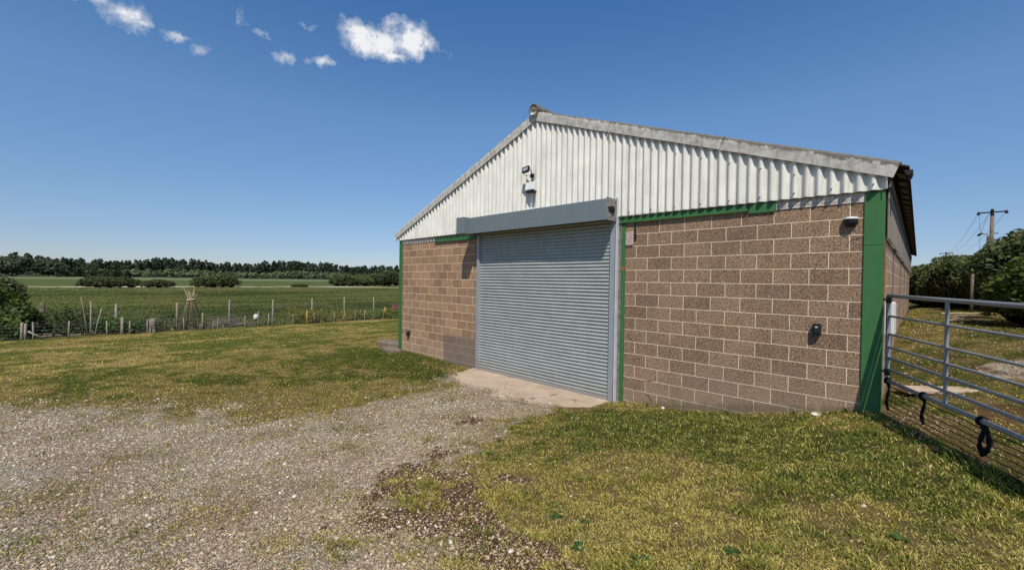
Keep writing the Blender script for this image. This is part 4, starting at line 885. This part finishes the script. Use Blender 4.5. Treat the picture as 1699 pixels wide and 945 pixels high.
# bean cane wigwam
x,y=dirpos(317,-21.9); zc_=float(ground_z(x,y)); tp=empty('cane_wigwam',(x,y,zc_),0,'wigwam of bamboo canes tied near the top, standing behind the stakes','plant support')
mb=MB()
for i in range(18):
    a=2*math.pi*i/18+random.uniform(-.1,.1); rb=random.uniform(.40,.52); t=Vector((math.cos(a)*.10,math.sin(a)*.10,1.45)); b=Vector((math.cos(a)*rb,math.sin(a)*rb,0)); d=(t-b).normalized()
    a2=a+random.uniform(-.4,.4); e=t+Vector((math.cos(a2)*random.uniform(-.02,.20),math.sin(a2)*random.uniform(-.02,.20),random.uniform(.2,.48)))
    mb.tube([b,t,e],[.015,.013,.008],5)
mb.build('cane',M['cane'],tp); tp.children[0]['kind']='stuff'
MB().tube([(.135*math.cos(a),.135*math.sin(a),1.42+.02*math.sin(a)) for a in np.linspace(0,2*math.pi,14)],.03,6).build('twine',M['twine'],tp)
# white round tub hanging on a stake
x,y=dirpos(425,-21.0); tb=empty('hanging_tub',(x,y,.14),0,'round white tub with dark underside hung against a fence stake','tub')
mb=MB(); n=16; pf=[(.02,.17),(.085,.155),(.125,.09),(.135,.0),(.125,-.07),(.103,-.12)]
vs=[(r*math.cos(2*math.pi*j/n),r*math.sin(2*math.pi*j/n),.42+z) for r,z in pf for j in range(n)]
mb.add(vs,[(i*n+j,(i+1)*n+j,(i+1)*n+(j+1)%n,i*n+(j+1)%n) for i in range(len(pf)-1) for j in range(n)]+[tuple(range(n))],True); mb.build('body',M['stone_white'],tb)
mb=MB(); pf=[(.105,-.118),(.09,-.165),(.03,-.185)]; vs=[(r*math.cos(2*math.pi*j/n),r*math.sin(2*math.pi*j/n),.42+z) for r,z in pf for j in range(n)]
mb.add(vs,[(i*n+j,(i+1)*n+j,(i+1)*n+(j+1)%n,i*n+(j+1)%n) for i in range(2) for j in range(n)]+[tuple(2*n+j for j in range(n))],True); mb.build('base',M['black'],tb); tb.scale=(.8,.8,.8)
MB().tube([(-.0,-.10,.55),(0,-.0,.64),(0,.10,.55)],.008,5).build('handle',M['orange_post'],tb)
# stump, brush pile
x,y=dirpos(254,-21.15); stp=empty('tree_stump',(x,y,float(ground_z(x,y))),0,'short grey weathered tree stump among the garden stakes','stump')
mb=MB(); n=14; vs=[]
for z,r in ((0,.125),(.13,.10),(.3,.095),(.50,.105),(.52,.07)):
    for j in range(n): a=2*math.pi*j/n; rr_=r*(1+.18*math.sin(a*3+z*2)+.1*math.sin(a*7)); vs.append((rr_*math.cos(a),rr_*math.sin(a),z+ (.04*math.sin(a*2) if z>.45 else 0)))
mb.add(vs,[(i*n+j,i*n+(j+1)%n,(i+1)*n+(j+1)%n,(i+1)*n+j) for i in range(4) for j in range(n)]+[tuple(4*n+j for j in range(n))],True); mb.build('trunk',M['timber_grey'],stp)
def brush(px,X,w,h,n,label,mat='stake_dark',nm='brush_pile'):
    x,y=dirpos(px,X); z=float(ground_z(x,y)); mb=MB()
    for i in range(n):
        c=Vector((random.uniform(-.6,.6),random.uniform(-w,w),0)); c.z=random.uniform(.05,h)*(1-abs(c.y)/w*.8); a=random.uniform(-.5,.5)+math.pi/2*(random.random()<.8); L=random.uniform(.6,1.8); d=Vector((math.cos(a),math.sin(a),random.uniform(-.25,.25)))
        mb.tube([c-d*L*.5,c+Vector((0,0,.06)),c+d*L*.5],[.011,.009,.004],4)
    o=mb.build(nm,M[mat]); o.location=(x,y,z); return tag(o,label,'brush pile')
brush(378,-22.3,1.5,.62,260,'grey heap of cut brushwood under netting beside a tall fence post','timber_grey')
brush(172,-22.2,2.0,.5,60,'low line of brown clippings at the edge of the lawn, left of the stump','stick')
# garden shrubs
def gsh(px,X,w,h,n,c0,c1,label,seed,sz=.05,cat='shrub',nm='garden_shrub'):
    x,y=dirpos(px,X); bush(nm,(x,y),[(0,0,h*.5,w,w*1.1,h*.5),(.1,w*.7,h*.35,w*.6,w*.7,h*.35),(0,-w*.7,h*.4,w*.6,w*.6,h*.4)],n,sz,c0,c1,label,cat,None,seed,core=False,lump=.7)
gsh(95,-22.6,.9,1.5,1500,(.02,.03,.01),(.08,.10,.03),'straggly dark shrub behind the leftmost stakes',120)
gsh(130,-22.8,.8,1.6,1700,(.02,.035,.01),(.09,.12,.03),'loose leafy shrub with bare stems, left of the tall leaning stakes',121)
gsh(165,-22.8,.6,1.3,1000,(.025,.04,.012),(.10,.13,.035),'thin young shrub between leaning stakes',122)
gsh(197,-21.6,.55,.62,1400,(.02,.045,.01),(.09,.16,.03),'low bright green leafy clump at the foot of the thick stake',123)
gsh(231,-22.6,.9,.9,1200,(.035,.03,.02),(.10,.09,.05),'low brownish shrub left of the stump',124)
gsh(285,-22.6,.9,1.0,1300,(.03,.035,.015),(.10,.11,.05),'low grey-green shrub between stump and cane wigwam',125)
gsh(500,-21.6,.9,.75,1500,(.06,.08,.015),(.24,.22,.04),'yellow-flowering weeds around the first orange post',126,.04)
gsh(545,-21.6,1.3,.7,2200,(.06,.08,.015),(.26,.23,.04),'widest patch of yellow-flowering weeds along the stakes',127,.04)
gsh(615,-21.6,1.1,.6,1800,(.05,.09,.02),(.22,.24,.05),'yellow-green weeds near the right end of the stakes',128,.04)
gsh(650,-21.7,.8,.6,1300,(.05,.09,.02),(.20,.24,.05),'yellow-green weeds beside the barn corner',129,.04)
gsh(659,-21.9,.35,1.0,500,(.20,.04,.07),(.50,.14,.22),'small shrub with pink flowers beside the barn corner',130,.04)

# ------------------------------------------------------------------ sky, sun, camera
W=bpy.data.worlds.new('World'); sc.world=W; W.use_nodes=True; nt=W.node_tree; nt.nodes.clear()
SUN=Vector((.86,-1,1.85)).normalized(); EL=math.asin(SUN.z); AZ=math.atan2(SUN.x,SUN.y)
class WN(N):
    def __init__(s,t): s.t=t; s.pos=None
wn=WN(nt); out=wn.n('OutputWorld'); bg=wn.n('Background'); wn.l(bg.outputs[0],out.inputs[0])
sky=wn.n('TexSky',sky_type='NISHITA'); sky.sun_disc=False; sky.sun_elevation=EL; sky.sun_rotation=AZ; sky.altitude=0; sky.air_density=1.0; sky.dust_density=.1; sky.ozone_density=4.0
tc=wn.n('TexCoord').outputs['Generated']
col=sky.outputs[0]
ez=wn.xyz(tc)[2]; tt=wn.ramp(ez,(0,(.50,.53,.67)),(.07,(.53,.565,.69)),(.14,(.60,.645,.715)),(.33,(.685,.83,.92)),(.55,(.45,.75,.95)),(1,(.45,.7,.92))); col=wn.mix(1,col,tt,'MULTIPLY'); col=wn.mix(1,col,(1.4,1.4,1.4),'MULTIPLY')
RM=Matrix([[0.7109687725,-0.7029959964,-0.0178894810],[0.7030633620,0.7111197565,-0.0032559002],[0.0150104482,-0.0102625952,0.9998346691]])
def sky_dir(px,py): return (RM@Vector(((px-849.5)/707.5,1,(472.5-py)/707.5))).normalized()
cl=None
wn_w=wn.noise(14,6,.6,vec=tc,out='Color'); tcw=wn.vmath('ADD',tc,wn.vmath('MULTIPLY',wn.vmath('SUBTRACT',wn_w,(.5,.5,.5)),(.075,.075,.075)))
def cloud(px,py,a,b,rot=0,dens=1.0):
    global cl
    d=sky_dir(px,py); r=d.cross(Vector((0,0,1))).normalized(); u=r.cross(d).normalized(); c,s=math.cos(rot),math.sin(rot); r,u=r*c+u*s,u*c-r*s
    du=wn.vmath('DOT_PRODUCT',tcw,tuple(r)); dv=wn.vmath('DOT_PRODUCT',tcw,tuple(u)); k=707.5*(1+((px-849.5)/707.5)**2)**.5
    q=wn.math('ADD',wn.math('POWER',wn.math('MULTIPLY',du,k/a),2.0),wn.math('POWER',wn.math('MULTIPLY',dv,k/b),2.0))
    f=wn.math('MULTIPLY',wn.math('SUBTRACT',1,wn.math('SQRT',q)),dens); front=wn.vmath('DOT_PRODUCT',tc,tuple(d)); f=wn.math('MULTIPLY',f,wn.math('GREATER_THAN',front,0))
    cl=f if cl is None else wn.math('MAXIMUM',cl,f)
for c in [(606,62,42,26,0,1.25),(640,70,36,20,0,1.15),(672,66,48,32,.1,1.3),(702,80,34,16,.2,1.0),(655,90,30,14,0,.9),(203,18,40,30,.5,.95),(228,42,22,10,.5,.7),(291,62,26,10,.1,.72),(466,83,20,18,.6,.68),(530,104,28,12,-.1,.72),(434,52,14,8,0,.55),(515,42,24,9,0,.5),(738,86,20,10,.1,.55),(128,4,16,10,0,.8),(405,28,12,14,0,.4),(328,78,20,7,.6,.45)]: cloud(*c)
nz=wn.noise(15,10,.66,vec=tc); nz2=wn.noise(45,5,.6,vec=tc)
dn=wn.math('ADD',wn.math('MULTIPLY',wn.math('MAXIMUM',cl,-.5),1.25),wn.math('MULTIPLY',wn.math('SUBTRACT',nz,.545),2.7)); dn=wn.math('ADD',dn,wn.math('MULTIPLY',wn.math('SUBTRACT',nz2,.5),1.1))
cov=wn.ramp(dn,(.02,0),(.5,.45),(1.15,.96)); cov=wn.math('MULTIPLY',cov,wn.ramp(cl,(0,0),(.12,1)))
shade=wn.mix(wn.ramp(dn,(.3,0),(.9,1)),(6.2,6.7,7.4),(9.0,9.1,9.3))
col=wn.mix(cov,col,shade)
wn.l(col,bg.inputs[0]); bg.inputs[1].default_value=.10
sl=bpy.data.lights.new('sun','SUN'); sl.energy=4.7; sl.angle=R(.53); sl.color=(1,.955,.885); so=bpy.data.objects.new('sun',sl); COL.objects.link(so); so.rotation_euler=(-SUN).to_track_quat('-Z','Y').to_euler()
cam=bpy.data.cameras.new('camera'); cam.lens=707.54/1699*36; cam.sensor_width=36; cam.clip_end=20000; cam.clip_start=.05; co=bpy.data.objects.new('camera',cam); COL.objects.link(co)
r=Vector([RM[i][0] for i in range(3)]); f=Vector([RM[i][1] for i in range(3)]); u=Vector([RM[i][2] for i in range(3)])
MW=Matrix.Identity(4)
for i in range(3): MW[i][0]=r[i]; MW[i][1]=u[i]; MW[i][2]=-f[i]; MW[i][3]=CAM[i]
co.matrix_world=MW; sc.camera=co
sc.view_settings.view_transform='Standard'; sc.view_settings.look='None'; sc.view_settings.exposure=0
